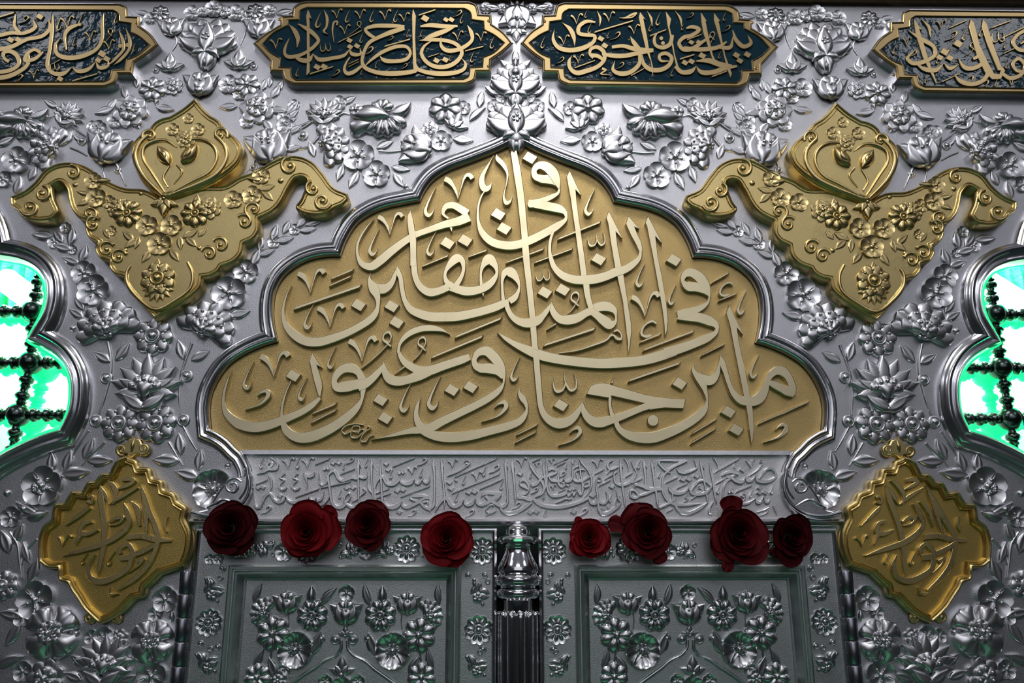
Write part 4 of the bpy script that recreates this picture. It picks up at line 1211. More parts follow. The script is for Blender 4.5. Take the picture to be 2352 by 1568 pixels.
for sg, side, tb, word in ((-1, 'left', (52, 672), 'leaning'), (1, 'right', (2306, 672), 'slanting')):
    area('interior_lamp_' + side, (sg*1.02, .20, 2.45), (sg*1.0, .44, 1.70), .5, .2, 16, (1, 1, .98))
    p = W(*((40, 830) if sg < 0 else mx(40, 830)), -.12)
    area('green_lamp_' + side, (p.x + sg*.25, .20, p.z + .30), (p.x - sg*.1, .02, p.z - .02), .15, .3, 2.6, (0.0, 1.0, .32)); area('green_lamp_low_' + side, (p.x + sg*.25, .14, p.z - .20), (p.x - sg*.1, .0, p.z), .2, .2, 1.6, (0.0, 1.0, .32))
    area('green_lamp_top_' + side, (p.x, .16, p.z + .42), (p.x, .30, p.z + .1), .5, .06, 4.0, (0.0, 1.0, .36))
    mb = MB(); q = W(tb[0], tb[1], -.20); lathe(mb, [(0, -.060), (.022, -.060), (.026, -.052), (.026, .052), (.022, .060), (0, .060)], (0, 0, 0), 16)
    t = mb.obj('lamp_tube', M['tube'], None, 40); t.location = (q.x, .20, q.z); t.rotation_euler = (0, -.95, 0)
    tag(t, 'white lit lamp tube %s behind the %s window' % (word, side), 'lamp')
    tl_ = W(-60, 560, -.28); br = W(120, 722, -.28); v = MB(); n = 40; vs = []
    for i in range(n + 1):
        x = tl_.x + (br.x - tl_.x)*i/n; y = .28 + .012*math.sin(i*1.1)
        zb_ = br.z + .012*math.sin(i*.8) + .01*math.sin(i*2.1); vs += [(x, y, tl_.z), (x, y - .004, (tl_.z + zb_)/2), (x, y, zb_), (x, y + .006, zb_), (x, y + .006, tl_.z)]
    v.add(vs, [(i*5 + j, i*5 + (j+1) % 5, i*5 + 5 + (j+1) % 5, i*5 + 5 + j) for i in range(n) for j in range(5)]); v = v if sg < 0 else v.mirror()
    tag(v.obj('green_tint_panel', M['green_glow_tint'], None, 60), 'added pleated panel coloured for the green glow inside the %s window' % side, 'curtain')
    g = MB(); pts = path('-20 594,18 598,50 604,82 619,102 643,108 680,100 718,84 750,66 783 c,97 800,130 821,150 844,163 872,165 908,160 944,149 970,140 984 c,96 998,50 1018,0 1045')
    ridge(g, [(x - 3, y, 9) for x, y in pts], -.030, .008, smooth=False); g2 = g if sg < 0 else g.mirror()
    tag(g2.obj('glow_strip', M['green_fringe'], None, 40), 'added glowing strip imitating green light spill along the inner edge of the %s window' % side, 'light')
mb = MB(); mb.add([(-6, -9, 0), (6, -9, 0), (6, .6, 0), (-6, .6, 0)], [(0, 1, 2, 3)])
tag(mb.obj('floor', mat('green_carpet', (0.05, 0.085, 0.07), 0, 0.8, [('noise', 80, .3, .01)]), None, 30), 'dark green carpet floor in front of the shrine', kind='structure')
M['hall'] = mat('dark_hall_wall', (0.08, 0.078, 0.075), 0, .6)
for nm, b_, lab in (('wall_far', (-6, 6, 9.0, 9.2, 0, 2.65), 'low dark wall across the hall facing the shrine'), ('wall_left', (-4.9, -4.7, .3, 9.0, 0, 5.0), 'dark side wall of the hall on the left'), ('wall_right', (4.7, 4.9, .3, 9.0, 0, 5.0), 'dark side wall of the hall on the right')):
    mb = MB(); box(mb, *b_); tag(mb.obj(nm, M['hall'], None, 30), lab, kind='structure')
# ---------------------------------------------------------------- window grilles of turned balls and spindles
def spindle(mb, a, b, r):
    """turned rod with ring beads between two points"""
    A, B = Vector(a), Vector(b); L = (B - A).length; prof = [(0, 0)]; n = max(2, int(round(L/(r*2.1))))
    for i in range(n):
        t0 = L*i/n; t1 = L/n
        for f, rr in ((.02, .55), (.2, .62), (.3, 1.0), (.45, 1.12), (.6, 1.0), (.7, .62), (.85, .85), (.97, .6)): prof.append((r*rr, t0 + f*t1))
    prof.append((0, L)); t = MB(); lathe(t, prof, (0, 0, 0), 14)
    q = Vector((0, 0, 1)).rotation_difference((B - A).normalized()); mb.add([tuple(A + q @ Vector(v)) for v in t.v], t.f)
for sg, side in ((-1, 'left'), (1, 'right')):
    g = empty('window_grille', 'dark turned metal grille of balls and spindles in the %s window' % side, 'grille', None)
    dd = -.045; pl = {}
    rows = [(715, 78), (833, 71), (953, 41)] if sg < 0 else [(722, 2284), (845, 2299), (962, 2320)]
    zc = [(W(x, y, dd)) for y, x in rows]; X = [-.89, -.89, -.905] if sg < 0 else [.0, .0, .0]
    pitch = (zc[0] - zc[2]).z / 2
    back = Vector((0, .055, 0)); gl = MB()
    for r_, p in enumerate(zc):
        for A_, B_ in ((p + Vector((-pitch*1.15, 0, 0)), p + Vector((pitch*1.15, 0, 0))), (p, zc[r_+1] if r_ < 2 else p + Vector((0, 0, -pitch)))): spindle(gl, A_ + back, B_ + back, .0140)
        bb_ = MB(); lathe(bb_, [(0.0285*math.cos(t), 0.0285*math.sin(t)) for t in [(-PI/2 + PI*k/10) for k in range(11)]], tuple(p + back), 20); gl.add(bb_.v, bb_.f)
        m_ = MB(); lathe(m_, [(.0235*math.cos(t), .0235*math.sin(t)) for t in [(-PI/2 + PI*k/14) for k in range(15)]], tuple(p), 24); m_.obj('ball', M['grille'], g)
        q = MB(); spindle(q, p + Vector((.02, 0, 0)), p + Vector((pitch*1.15, 0, 0)), .0125); q.obj('spindle', M['grille'], g)
        q = MB(); spindle(q, p + Vector((-pitch*1.15, 0, 0)), p + Vector((-.02, 0, 0)), .0125); q.obj('spindle', M['grille'], g)
        nx_ = zc[r_+1] if r_ < 2 else p + Vector((0, 0, -pitch))
        q = MB(); spindle(q, p + (nx_ - p)*.2, p + (nx_ - p)*.8, .0125); q.obj('spindle', M['grille'], g)
    gl.obj('glow_fringe_beads', M['green_fringe'], g)  # added glowing copy of the grille, imitates its green fringe of light
    q = MB(); spindle(q, zc[0] + Vector((0, 0, .02)), zc[0] + Vector((0, 0, pitch)), .0125); q.obj('spindle', M['grille'], g)
# ---------------------------------------------------------------- arched gold inscription
lun_l = [p for p in rim_left if p[1] < 1037]
lunette = empty('arched_inscription', 'large lobed gold panel of raised calligraphy in the middle of the silver facade', 'inscription')
mb = MB(); poly(mb, lun_l + [mx(*p, 0.004) for p in lun_l][::-1], 0.0005, 0.004, 0.0002); mb.obj('field', M['gold_field'], lunette)
calli(LUNETTE, 0.0035, 0.0135, M['gold_letter'], lunette)
# ---------------------------------------------------------------- silver strip below it
strip = empty('strip_inscription', 'long silver band of small raised calligraphy below the arched gold panel', 'inscription')
sl = [p for p in rim_left if p[1] >= 1037] + [(556, 1178), (552, 1194)]
sl = [(553, 1034)] + sl
mb = MB(); poly(mb, sl + [mx(*p, .003) for p in sl][::-1], 0.0004, 0.003, 0.0002); mb.obj('field', M['strip'], strip)
calli(STRIP, 0.0025, 0.0075, M['letter_silver'], strip, .0009)
a, b = W(553, 1032, .012), W(1820, 1036.5, .012)
mb = MB(); box(mb, a.x, b.x, .001, .012, W(1190, 1043.5, .012).z, W(1190, 1034, .012).z); mb.obj('divider_bar', M['rim'], strip)
mb = MB(); z1, z0 = W(1190, 1191, .016).z, W(1190, 1201.5, .016).z; xl = W(434, 1196, .016).x
sweep_prof = [(0, z0), (.013, z0), (.016, z0 + .003), (.016, z1 - .004), (.012, z1), (0, z1)]
mb.add([(x, -d, z) for x in (xl, -xl) for d, z in sweep_prof], [(i, i+1, i+7, i+6) for i in range(5)] + [(0, 1, 2, 3, 4, 5), (6, 7, 8, 9, 10, 11)])
tag(mb.obj('trim_5', M['rim'], None, 30), 'silver lintel bar above the two doors', kind='structure')
# leafy tails that close the arch moulding
TAIL = '150 300 c,118 360,118 450,150 520,215 585,300 612,400 615,470 572 c,425 560,375 548 c,345 500,300 430,245 380,190 372 c,165 350,170 320'
tl = tpath(TAIL, 1750, 950, 2.537, 5)
for sgn, w in ((1, 'right'), (-1, 'left')):
    t = MB(); poly(t, tl, 0, .019, .006, round_=3)
    ridge(t, [(1750 + x/2.537, 950 + y/2.537, 9) for x, y in ((140, 330), (128, 440), (165, 520), (260, 585), (380, 592), (460, 572))], .0175, .005)
    ridge(t, [(1750 + x/2.537, 950 + y/2.537, w_) for x, y, w_ in ((190, 540, 3), (280, 500, 9), (330, 530, 10), (375, 550, 4))], .0175, .005)
    ridge(t, [(1750 + (222 + r*math.cos(a))/2.537, 950 + (425 - r*math.sin(a))/2.537, 8) for r, a in [(52 - 42*k/22, 2.6 - k*.42) for k in range(23)]], .0175, .006, n=2)
    tt = t if sgn > 0 else t.mirror()
    tag(tt.obj('leaf_scroll', M['rim'], None, 45), 'silver acanthus scroll ending the arch moulding at lower %s' % w, 'ornament')
# ---------------------------------------------------------------- enamel cartouches along the top
CART_OUT = '110 352 c,200 275,330 198 c,332 125 c,428 120 c,440 58,500 15,560 5 c,1880 8 c,1940 36,1962 110 c,2060 115 c,2068 192 c,2160 255,2242 350 c,2155 430,2062 495 c,2060 592 c,1945 592 c,1925 660,1850 697 c,440 697 c,370 660,345 592 c,248 590 c,250 505 c,190 440'
CART_IN = '195 365 c,280 275,400 212 c,402 170 c,490 166 c,500 95,555 68 c,1840 75 c,1885 105,1896 165 c,1995 180 c,2000 250 c,2080 290,2158 350 c,2080 425,1990 465 c,1985 542 c,1882 548 c,1870 620,1830 642 c,465 650 c,430 620,424 548 c,332 545 c,338 472 c,255 425'
DC = .021
co = tpath(CART_OUT, 550, 0, 3.563, 4); ci = tpath(CART_IN, 550, 0, 3.563, 4)
x1, x2 = W(1179.2, 98, DC), W(365, 103, DC)
carts = [(CART2, co, ci, 'dark teal enamel cartouche with gold calligraphy, left of the arch tip'),
         (CART3, [mx(*p, DC) for p in co], [mx(*p, DC) for p in ci], 'dark teal enamel cartouche with gold calligraphy, right of the arch tip'),
         (CART1, shifted(co, x2.x - x1.x, x2.z - x1.z, DC), shifted(ci, x2.x - x1.x, x2.z - x1.z, DC), 'enamel cartouche cut off by the upper left corner of the photo')]
carts.append((CART4, [mx(*p, DC) for p in carts[2][1]], [mx(*p, DC) for p in carts[2][2]], 'enamel cartouche cut off by the upper right corner of the photo'))
for txt, o_, i_, lab in carts:
    c = empty('enamel_cartouche', lab, 'inscription', 'enamel cartouches along the top')
    mb = MB(); poly(mb, o_, 0, .0196, .0015); mb.obj('backing', M['rim'], c)
    fr = inset(o_, -.5 if False else 1.2)
    mb = MB(); poly(mb, fr, .0190, DC, .0012, holes=[i_]); mb.obj('frame', M['brass'], c)
    s = inner_side(i_)
    mb = MB(); sweep(mb, i_, [(-3.2, DC - .001), (-3, DC + .0012), (-1.6, DC + .0020), (-.4, DC + .001), (0, DC - .007)], closed=True, side=s, d_path=DC)
    s2 = inner_side(o_); sweep(mb, inset(o_, 4.5), [(-1.5, DC - .001), (-1.2, DC + .0012), (0, DC + .002), (1.2, DC + .0012), (1.5, DC - .001)], closed=True, side=s2, d_path=DC)
    mb.obj('beading', M['brass'], c)
    mb = MB(); poly(mb, inset(i_, -1.0), .0163, .0198, .0002); mb.obj('enamel_field', M['enamel'], c)
    calli(txt, .0195, .0232, M['brass_letter'], c, .0008)
    k = len(i_)
    ctr = px_of(sum((W(x, y, DC) for x, y in o_), Vector()) / len(o_))
    for u, v in ((-.405, -.262), (.405, -.262), (-.425, .285), (.405, .270)):
        L = W(*o_[0], DC); xs = [W(x, y, DC).x for x, y in o_]; zs = [W(x, y, DC).z for x, y in o_]
        wx, wz = (max(xs) - min(xs)), (max(zs) - min(zs)); cx, cz = (max(xs) + min(xs))/2, (max(zs) + min(zs))/2
        mb = MB(); bb = MB(); ringm(bb, 0, 0, .0030, .0016, 0, 12); bead(bb, 0, 0, .0022, 0, 8, 2, .5)
        mb.add([(cx + u*wx + x, -DC - z, cz - v*wz + y) for x, y, z in bb.v], bb.f); mb.obj('screw', M['brass'], c)
# ---------------------------------------------------------------- gold corner medallions of the spandrels
BODY = '''22 451 c,55 437,79 417,103 389,134 374,165 372,200 382,241 410,286 430,331 434,372 455 c,413 444,465 427,517 424,548 406,585 393,620 372,654 358,689 358,720 372,744 399,768 430,799 444 c,802 458,789 472,771 480,754 492,723 496,692 489,678 475,689 458,699 434 c,
702 413,682 411,665 434,651 461,630 486,597 503 c,597 530,584 550,562 561 c,557 583,537 604,511 614 c,504 624,484 636,467 639 c,463 659,441 682,398 709,357 734 c,332 709,305 679,287 654,284 636 c,265 631,250 613,251 600 c,229 593,217 573,222 557 c,203 546,195 526,199 507 c,183 502,165 482,157 458,152 434,138 421,121 429 c,
126 458,136 484,124 503,96 509,69 506,50 496,41 484,25 472'''
LEAF = '448 222 c,470 250,484 263 c,503 275,520 297 c,545 318,558 339,552 368,530 393,492 418,448 437,405 450,379 458 c,331 424,310 389,300 355,305 327,324 306,339 300 c,350 282,372 269,389 265 c,420 246'
BTOP = '''
@0 0 2.904
scroll 485 1155 42 1.2 100 -1 16
bead 500 1232 18 0
scroll 283 1295 46 1.3 80 -1 17
scroll 200 1385 52 1.3 200 1 17
scroll 600 1428 42 1.2 -60 1 16
scroll 1932 1112 50 1.3 80 1 17
bead 1872 1205 20 0
scroll 2088 1262 42 1.2 100 1 16
scroll 2152 1345 50 1.3 -20 -1 17
scroll 1692 1400 48 1.2 230 -1 16
f5 640 1318 66 20
f5 725 1345 46 0
f8 845 1420 95 10
leaf 880 1385 55 -60
peony 780 1375 60 40
f8 1300 1420 95 0
leaf 1310 1350 60 0
beaded 1395 1385 78 0
f5 1555 1330 62 10
f5 1680 1300 66 0
leaf 555 1280 50 80
leaf 560 1345 50 120
leaf 1785 1250 48 -70
leaf 1785 1305 48 -130
f5 620 1205 58 0
bud 690 1205 45 -80
f5 1740 1172 58 0
bud 1690 1195 45 80
lily 1090 1375 90 180 1.3
bead 1085 1340 40 0 1.2
bead 1215 1295 20 0
bead 940 1290 16 0
@0 480 3.015
scroll 645 110 46 1.3 40 1 17
scroll 738 282 46 1.3 30 1 17
scroll 822 335 46 1.3 20 1 17
scroll 1692 92 46 1.3 140 -1 17
scroll 1528 252 46 1.3 150 -1 17
scroll 1448 312 44 1.3 160 -1 17
f5 1016 112 74 15
f5 1184 112 74 -15
f5 1100 240 82 0
leaf 885 185 55 50
leaf 905 235 55 130
leaf 945 230 50 170
leaf 1315 170 58 -60
leaf 1320 225 55 -130
leaf 1245 235 50 -170
leaf 1012 325 55 150
leaf 1205 318 58 -140
lotus 1090 560 90 180 .8
ring 1088 478 118 22
leaf 1088 390 50 0
leaf 735 170 42 40
leaf 1400 160 42 -40
f5 770 150 36 0
bead 1380 270 18 0
bead 865 285 18 0
stem 905 395 22 880 440 28 885 520 32 960 620 35 1080 700 38 1210 640 35 1320 550 32 1335 450 28 1300 370 22
'''
LTOP = '''
@0 0 2.904
scroll 1000 912 40 1.2 200 -1 16
scroll 1470 902 42 1.2 -20 1 16
f5 1150 862 44 0
f5 1320 862 44 0
f5 1255 790 36 0
beaded 1240 925 62 0
leaf 1180 905 30 60
leaf 1300 905 30 -60
drop 1088 1030 76 35 1.4
drop 1262 1022 80 -35 1.4
stem 1100 1285 16 1010 1150 28 955 1060 28 965 985 28 1030 945 28 1110 940 25 1180 985 12
stem 1150 1285 16 1280 1215 28 1400 1150 28 1448 1060 28 1430 985 28 1370 940 28 1280 935 25 1200 985 12
stem 1085 1305 19 950 1165 38 905 1050 38 930 965 38 990 905 32
stem 1130 1305 19 1300 1240 38 1450 1160 38 1510 1060 38 1500 980 38 1440 910 32
stem 1120 1250 12 1090 1190 19 1130 1110 16
stem 1160 1230 12 1215 1150 19 1180 1100 16
'''
def medallion(left, lab):
    t = empty('spandrel_medallion', lab, 'ornament', 'gold spandrel medallions')
    fl = (lambda m: m) if left else (lambda m: m.mirror())
    pb = path(BODY, 5, True); pl = path(LEAF, 5, True)
    mb = MB(); poly(mb, pb, 0, .026, .006, round_=3); fl(mb).obj('body', M['gold'], t, 50)
    s = inner_side(pb)
    mb = MB(); sweep(mb, inset(pb, 4.5), [(-3.5, .025), (-2.6, .0275), (0, .0290), (2.6, .0275), (3.5, .025)], closed=True, side=s, d_path=.026); sweep(mb, inset(pb, 11), [(-2, .025), (-1.4, .0268), (0, .0275), (1.4, .0268), (2, .025)], closed=True, side=s, d_path=.026)
    fl(mb).obj('raised_border', M['gold'], t, 50)
    mb = MB(); poly(mb, pl, 0, .036, .007, round_=3); fl(mb).obj('leaf_crest', M['gold'], t, 50)
    s = inner_side(pl)
    mb = MB(); sweep(mb, inset(pl, 6), [(-3.5, .035), (-2.6, .0375), (0, .0390), (2.6, .0375), (3.5, .035)], closed=True, side=s, d_path=.036); sweep(mb, inset(pl, 13), [(-2, .035), (-1.4, .0368), (0, .0375), (1.4, .0368), (2, .035)], closed=True, side=s, d_path=.036)
    fl(mb).obj('crest_border', M['gold'], t, 50)
    before = set(bpy.data.objects)
    garden(BTOP, t, M['gold_relief'], .0255, hz=.8); garden(LTOP, t, M['gold_relief'], .0355, hz=.8)
    if not left:
        for o in [o for o in bpy.data.objects if o not in before]:
            if o.name.split('.')[0] in ('scroll', 'stem'):
                o.scale.x = -1      # made in facade coordinates: mirrored about the centre line x = 0
            else: o.matrix_basis = Matrix.Diagonal((-1, 1, 1, 1)) @ o.matrix_basis
medallion(True, 'embossed gold winged medallion on the left spandrel'); medallion(False, 'embossed gold winged medallion on the right spandrel')
# ---------------------------------------------------------------- gold shields beside the doors
SHO = '''748 245 c,700 280,662 312 c,645 345,605 348,562 392 c,530 408,485 455 c,440 465,385 518 c,340 540,310 615 c,258 660,233 740,237 862 c,295 885,345 902 c,365 960,405 988 c,430 1015,452 1068 c,500 1140,590 1225 c,700 1170,790 1082 c,835 1055,862 1012 c,895 965,940 938 c,1010 915,1088 888 c,1120 800,1125 690,1092 612 c,
1085 555,1046 510 c,1015 475,966 440 c,945 400,902 375 c,872 330,822 312 c,800 285,765 258 c'''
def bulge(spec, k):
    q = [t.split() for t in spec.replace('\n', ' ').split(',') if t.strip()]; n = len(q); P = [(float(t[0]), float(t[1])) for t in q]; sg = 1 if area2(P) > 0 else -1
    for i in range(n):
        if len(q[i]) == 2 and len(q[i-1]) == 3 and len(q[(i+1) % n]) == 3:
            a, b = P[i-1], P[(i+1) % n]; dx, dy = b[0]-a[0], b[1]-a[1]
            if math.hypot(dx, dy) < 125: P[i] = (P[i][0] + dy*k*sg, P[i][1] - dx*k*sg)
    return ','.join('%f %f%s' % (*P[i], ' c' if len(q[i]) == 3 else '') for i in range(n))
sho = tpath(bulge(SHO, .13), 0, 950, 2.537, 5)
cl = sum((W(x, y, .012).x for x, y in sho)) / len(sho)
rt = [W(1900 + x/2.0357, 1000 + y/2.0357, .012) for x, y in ((340, 30), (485, 860), (75, 380), (735, 560))]
for left in (True, False):
    t = empty('gold_shield', 'scalloped gold shield with raised calligraphy beside the %s door' % ('left' if left else 'right'), 'inscription', 'gold shields beside the doors')
    fl = (lambda m: m) if left else (lambda m: m.mirror())
    mb = MB(); poly(mb, sho, 0, .010, .002); fl(mb).obj('field', M['gold_bright'], t, 50)
    s = inner_side(sho)
    mb = MB(); sweep(mb, sho, [(-1, .004), (-.5, .016), (2, .0195), (5, .0205), (8, .0185), (9.5, .016), (11, .0175), (14, .0195), (16.5, .0170), (17.5, .009)], closed=True, side=s, d_path=.010)
    fl(mb).obj('scalloped_rim', M['gold'], t, 50)
    mb = MB()
    for cx, cy, r, st, di in ((712, 212, 34, -60, -1), (838, 205, 34, 240, 1)):
        ridge(mb, [((cx + r*(1 - .8*k/20)*math.cos(math.radians(st) + di*k*.42))/2.537, 950 + (cy - r*(1 - .8*k/20)*math.sin(math.radians(st) + di*k*.42))/2.537, 9) for k in range(21)], .008, .012, n=2)
    poly(mb, [(x/2.537, 950 + y/2.537) for x, y in ((690, 215), (705, 180), (735, 165), (750, 142), (785, 135), (815, 148), (825, 170), (850, 180), (860, 210), (840, 240), (790, 235), (760, 262), (735, 235), (705, 240))], 0, .012, .003, round_=2)
    ridge(mb, [(x/2.537, 950 + y/2.537, w) for x, y, w in ((768, 225, 4), (775, 185, 10), (783, 148, 4))], .011, .006)
    fl(mb).obj('finial', M['gold'], t, 50)
    for cx, cy in ((525, 1190), (680, 1190)):
        mb = MB(); ridge(mb, [((cx + 26*math.cos(k*.5))/2.537, 950 + (cy + 26*math.sin(k*.5))/2.537, 8) for k in range(14)], .004, .008, n=1); p = W(cx/2.537, 950 + cy/2.537, .006); b_ = MB(); bead(b_, 0, 0, .007, 0)
        mb.add([(p.x + x, -.006 - z, p.z + y) for x, y, z in b_.v], b_.f); fl(mb).obj('bead', M['gold'], t, 50)
    b4 = set(bpy.data.objects); calli(SHIELD, .0095, .0165, M['gold_letter'] if False else M['gold'], t, .001)
    if left:
        for o in [o for o in bpy.data.objects if o not in b4]: o.location.x = cl - (-cl) + .004
# ---------------------------------------------------------------- embossed flowers of the facade (left half traced, mirrored to the right)
SIL = M['silver']
GARDEN = '''
@0 0 2.904
f5 1280 85 52 0
f8 1065 88 58 0
f5 1000 120 40 0
leaf 945 82 42 80
tulip 1140 165 88 5
lily 1130 415 92 0
knob 1038 468 22 0
stem 1165 230 14 1180 290 13 1150 340 12
f7 1012 590 86 0
beaded 1150 570 64 0
leaf 905 540 45 10
leaf 825 610 48 20
leaf 1095 718 62 -100
bud 1040 668 42 180
beaded 865 738 112 20
leaf 690 735 62 110
leaf 740 700 50 150
f5 770 800 56 0
f5 655 850 52 0
leaf 900 820 45 -140
tulip 715 965 150 -12
f5 620 840 40 30
stem 770 1080 18 800 1150 16 840 1240 12
stem 680 1095 14 690 1150 12 700 1200 8
knob 783 1135 24 0
lotus 455 755 88 -30
leaf 335 690 50 60
stem 470 830 22 540 890 20 610 930 14
stem 270 785 16 330 785 14 370 770 10
knob 545 940 30 0
leaf 520 920 45 -130
wing 120 810 140 0
peony 305 975 122 70
leaf 440 920 60 150
f5 105 1065 92 0
f5 20 1195 55 0
leaf 215 1150 55 -20
leaf 115 1230 62 -10
leaf 30 940 60 -60
stem 470 985 16 530 1010 16 580 1040 12
'''
GARDEN_C = '''
@550 0 3.563
leaf 330 700 55 -25
leaf 245 660 55 0
beaded 140 870 118 0
f5 60 990 60 0
leaf 435 875 72 -35
lotus 690 905 122 0
f5 815 840 62 0
leaf 895 815 62 -60
stem 640 990 28 560 1010 26 440 1060 18
stem 690 990 30 780 970 34 850 930 24 910 940 14
tulip 230 1155 175 12
leaf 410 1040 60 -50
leaf 420 985 50 -60
knob 512 1112 34 0
f5 360 960 55 0
wing 1130 960 205 0
peony 760 1165 150 -75
leaf 590 1215 70 20
leaf 440 1210 66 -75
f5 968 1268 130 0
f5 1118 1420 112 0
leaf 822 1408 76 165
leaf 932 1465 82 155
leaf 1318 1375 76 -100
leaf 1300 1470 70 -145
leaf 1190 1180 72 -65
bead 1362 1526 26 0
stem 1140 1240 26 1230 1245 24 1330 1235 18
tulip 1430 1195 165 70
f5 1650 1150 88 0
beaded 1560 1060 72 0
f7 1685 880 132 0
lily 1775 985 112 -25
f5 1830 880 60 0
leaf 1975 805 72 -10
curl 1940 925 84 -40
leaf 1830 1140 82 -95
petalx 0 0 0 0
'''.replace('petalx 0 0 0 0\n', '')
GARDEN_M = '''
@0 480 3.015
leaf 288 178 76 85
leaf 400 185 62 40
leaf 492 185 66 -5
f5 375 225 48 0
f5 455 130 40 0
leaf 425 262 68 75
leaf 575 305 66 -15
leaf 485 352 66 70
f5 500 280 34 0
f5 578 440 86 10
f5 642 560 112 -15
leaf 545 650 62 40
leaf 525 720 62 60
peony 735 775 172 15
leaf 700 1020 72 62
leaf 845 985 76 -35
stem 750 920 26 768 1020 24 770 1120 22 750 1220 20 715 1340 20 680 1440 16
bead 505 826 24 0
ring 1058 880 132 0
lotus 1010 1190 205 0
knob 735 1168 44 0
knob 1292 1155 44 0
peony 1440 780 165 -25
leaf 1248 970 74 20
leaf 1385 1012 72 -60
stem 1330 930 24 1290 1040 22 1258 1140 20 1245 1260 20 1250 1420 16
f5 1582 580 120 20
f5 1700 432 86 0
leaf 1655 722 76 -75
leaf 1770 330 66 -20
leaf 1840 300 62 -70
leaf 1800 230 58 0
f5 1895 225 46 0
leaf 1900 160 62 -15
leaf 1970 210 62 -75
leaf 1985 120 56 -25
f5 2040 140 40 0
leaf 2090 85 56 -40
leaf 2130 140 60 -80
leaf 2170 95 56 -75
ring 825 1482 132 0
ring 1075 1482 140 10
knob 662 1466 46 0
knob 1268 1462 46 0
@0 950 2.537
stem 520 100 18 470 170 17 425 240 12
stem 610 165 20 540 240 18 478 305 12
stem 985 165 20 1030 240 18 1065 300 12
stem 1070 75 20 1110 150 20 1150 215 14
leaf 512 200 66 -20
leaf 575 272 76 -88
leaf 392 275 66 -10
leaf 297 282 62 5
leaf 435 345 84 -82
leaf 960 268 82 88
leaf 1085 352 78 75
leaf 1160 268 62 -5
leaf 1045 175 66 10
f5 240 420 118 0
beaded 225 430 70 10
poppy 1240 440 118 0
bead 40 462 22 0
bead 1328 303 20 0
curl 150 555 80 70
knob 140 555 40 0
f5 60 600 62 0
bud 215 590 62 -70
stem 60 690 22 105 760 24 118 860 22 130 960 16
stem 215 730 14 160 790 18 130 880 16
leaf 25 745 76 25
leaf 100 700 62 -20
leaf 190 915 76 -15
curl 145 810 66 30
ring 15 1000 86 0
knob 15 1000 50 0
f5 200 1085 112 10
leaf 55 1170 72 80
leaf 70 1290 72 150
f5 130 1180 60 0
bigpoppy 295 1275 150 0 1.2
bead 440 1280 24 0
bead 430 1320 18 0
f5 960 1080 76 0
f5 905 1165 48 0
bigpoppy 880 1325 122 0 1.2
lotus 605 1430 150 0
f5 600 1300 62 0
beaded 690 1310 56 0
f5 530 1300 44 0
beaded 260 1540 110 0
f5 880 1530 92 0
leaf 760 1440 52 -60
leaf 450 1440 56 50
curl 40 1440 90 -60
f5 130 1500 60 0
leaf 420 1530 60 70
leaf 740 1545 60 -70
bud 1000 1180 34 0
'''
garden(GARDEN, wall, SIL, 0, True)
garden(GARDEN_C, wall, SIL, 0, True)
garden(GARDEN_M, wall, SIL, 0, True)
def piece(label, cat, text, mt, d=0.0, mirror=False, hz=1.0, name='ornament', group=None):
    t = empty(name, label, cat, group); garden(text, t, mt, d, mirror, hz); return t
# ornaments screwed on along the centre line and above the medallions
APEX = '''
@1040 0 2.637
palm 385 730 178 0 .8
f5 385 690 36 0 1 .020
ring 380 600 66 0 1.0
f5 335 610 44 0
f5 425 610 44 0
f5 250 640 40 0
f5 515 640 40 0
palm 380 495 150 0 .8
leaf 240 545 52 60
leaf 520 545 52 -60
f5 300 585 40 0
f5 460 585 40 0
knob 380 440 44 0 1 .012
leaf 380 340 46 0 1.2
leaf 320 385 42 50
leaf 440 385 42 -50
bud 380 380 40 0 1.5
bead 385 835 62 0 .8 .006
'''
piece('tall silver palmette finial standing on the tip of the arch', 'ornament', APEX, SIL, .004, name='palmette_finial')
piece('small silver flower spray wedged between the two middle cartouches', 'ornament', '''
@1040 0 2.637
lotus 390 60 75 0 .9
tulip 390 110 105 180 .9
leaf 240 40 46 80
leaf 545 40 46 -80
f5 200 45 36 0
f5 575 45 36 0
f5 300 50 34 0
f5 480 50 34 0
lily 385 200 62 180 .9
''', SIL, .002, name='flower_spray')
for sg, w in ((1, 'left'), (-1, 'right')):
    for lab, nm, tx in (('large silver palmette above the %s gold medallion' % w, 'palmette', '''
@0 0 2.904
palm 1380 260 185 0 .8
f5 1425 55 58 0 1
f5 1500 75 42 20
f5 1355 75 36 0
bead 1360 425 40 0
scroll 1308 350 26 1.2 0 1 12
scroll 1392 352 26 1.2 180 -1 12
'''), ('silver bell-shaped tulip touching the tip of the %s gold medallion' % w, 'tulip_ornament', '''
@0 0 2.904
tulip 1335 545 112 0 1.0
bead 1322 600 30 0 1 .012
''')):
        t = empty(nm, lab, 'ornament'); b4 = set(bpy.data.objects); garden(tx, t, SIL, .002)
        if sg < 0:
            for o in [o for o in bpy.data.objects if o not in b4]: o.matrix_basis = Matrix.Diagonal((-1, 1, 1, 1)) @ o.matrix_basis
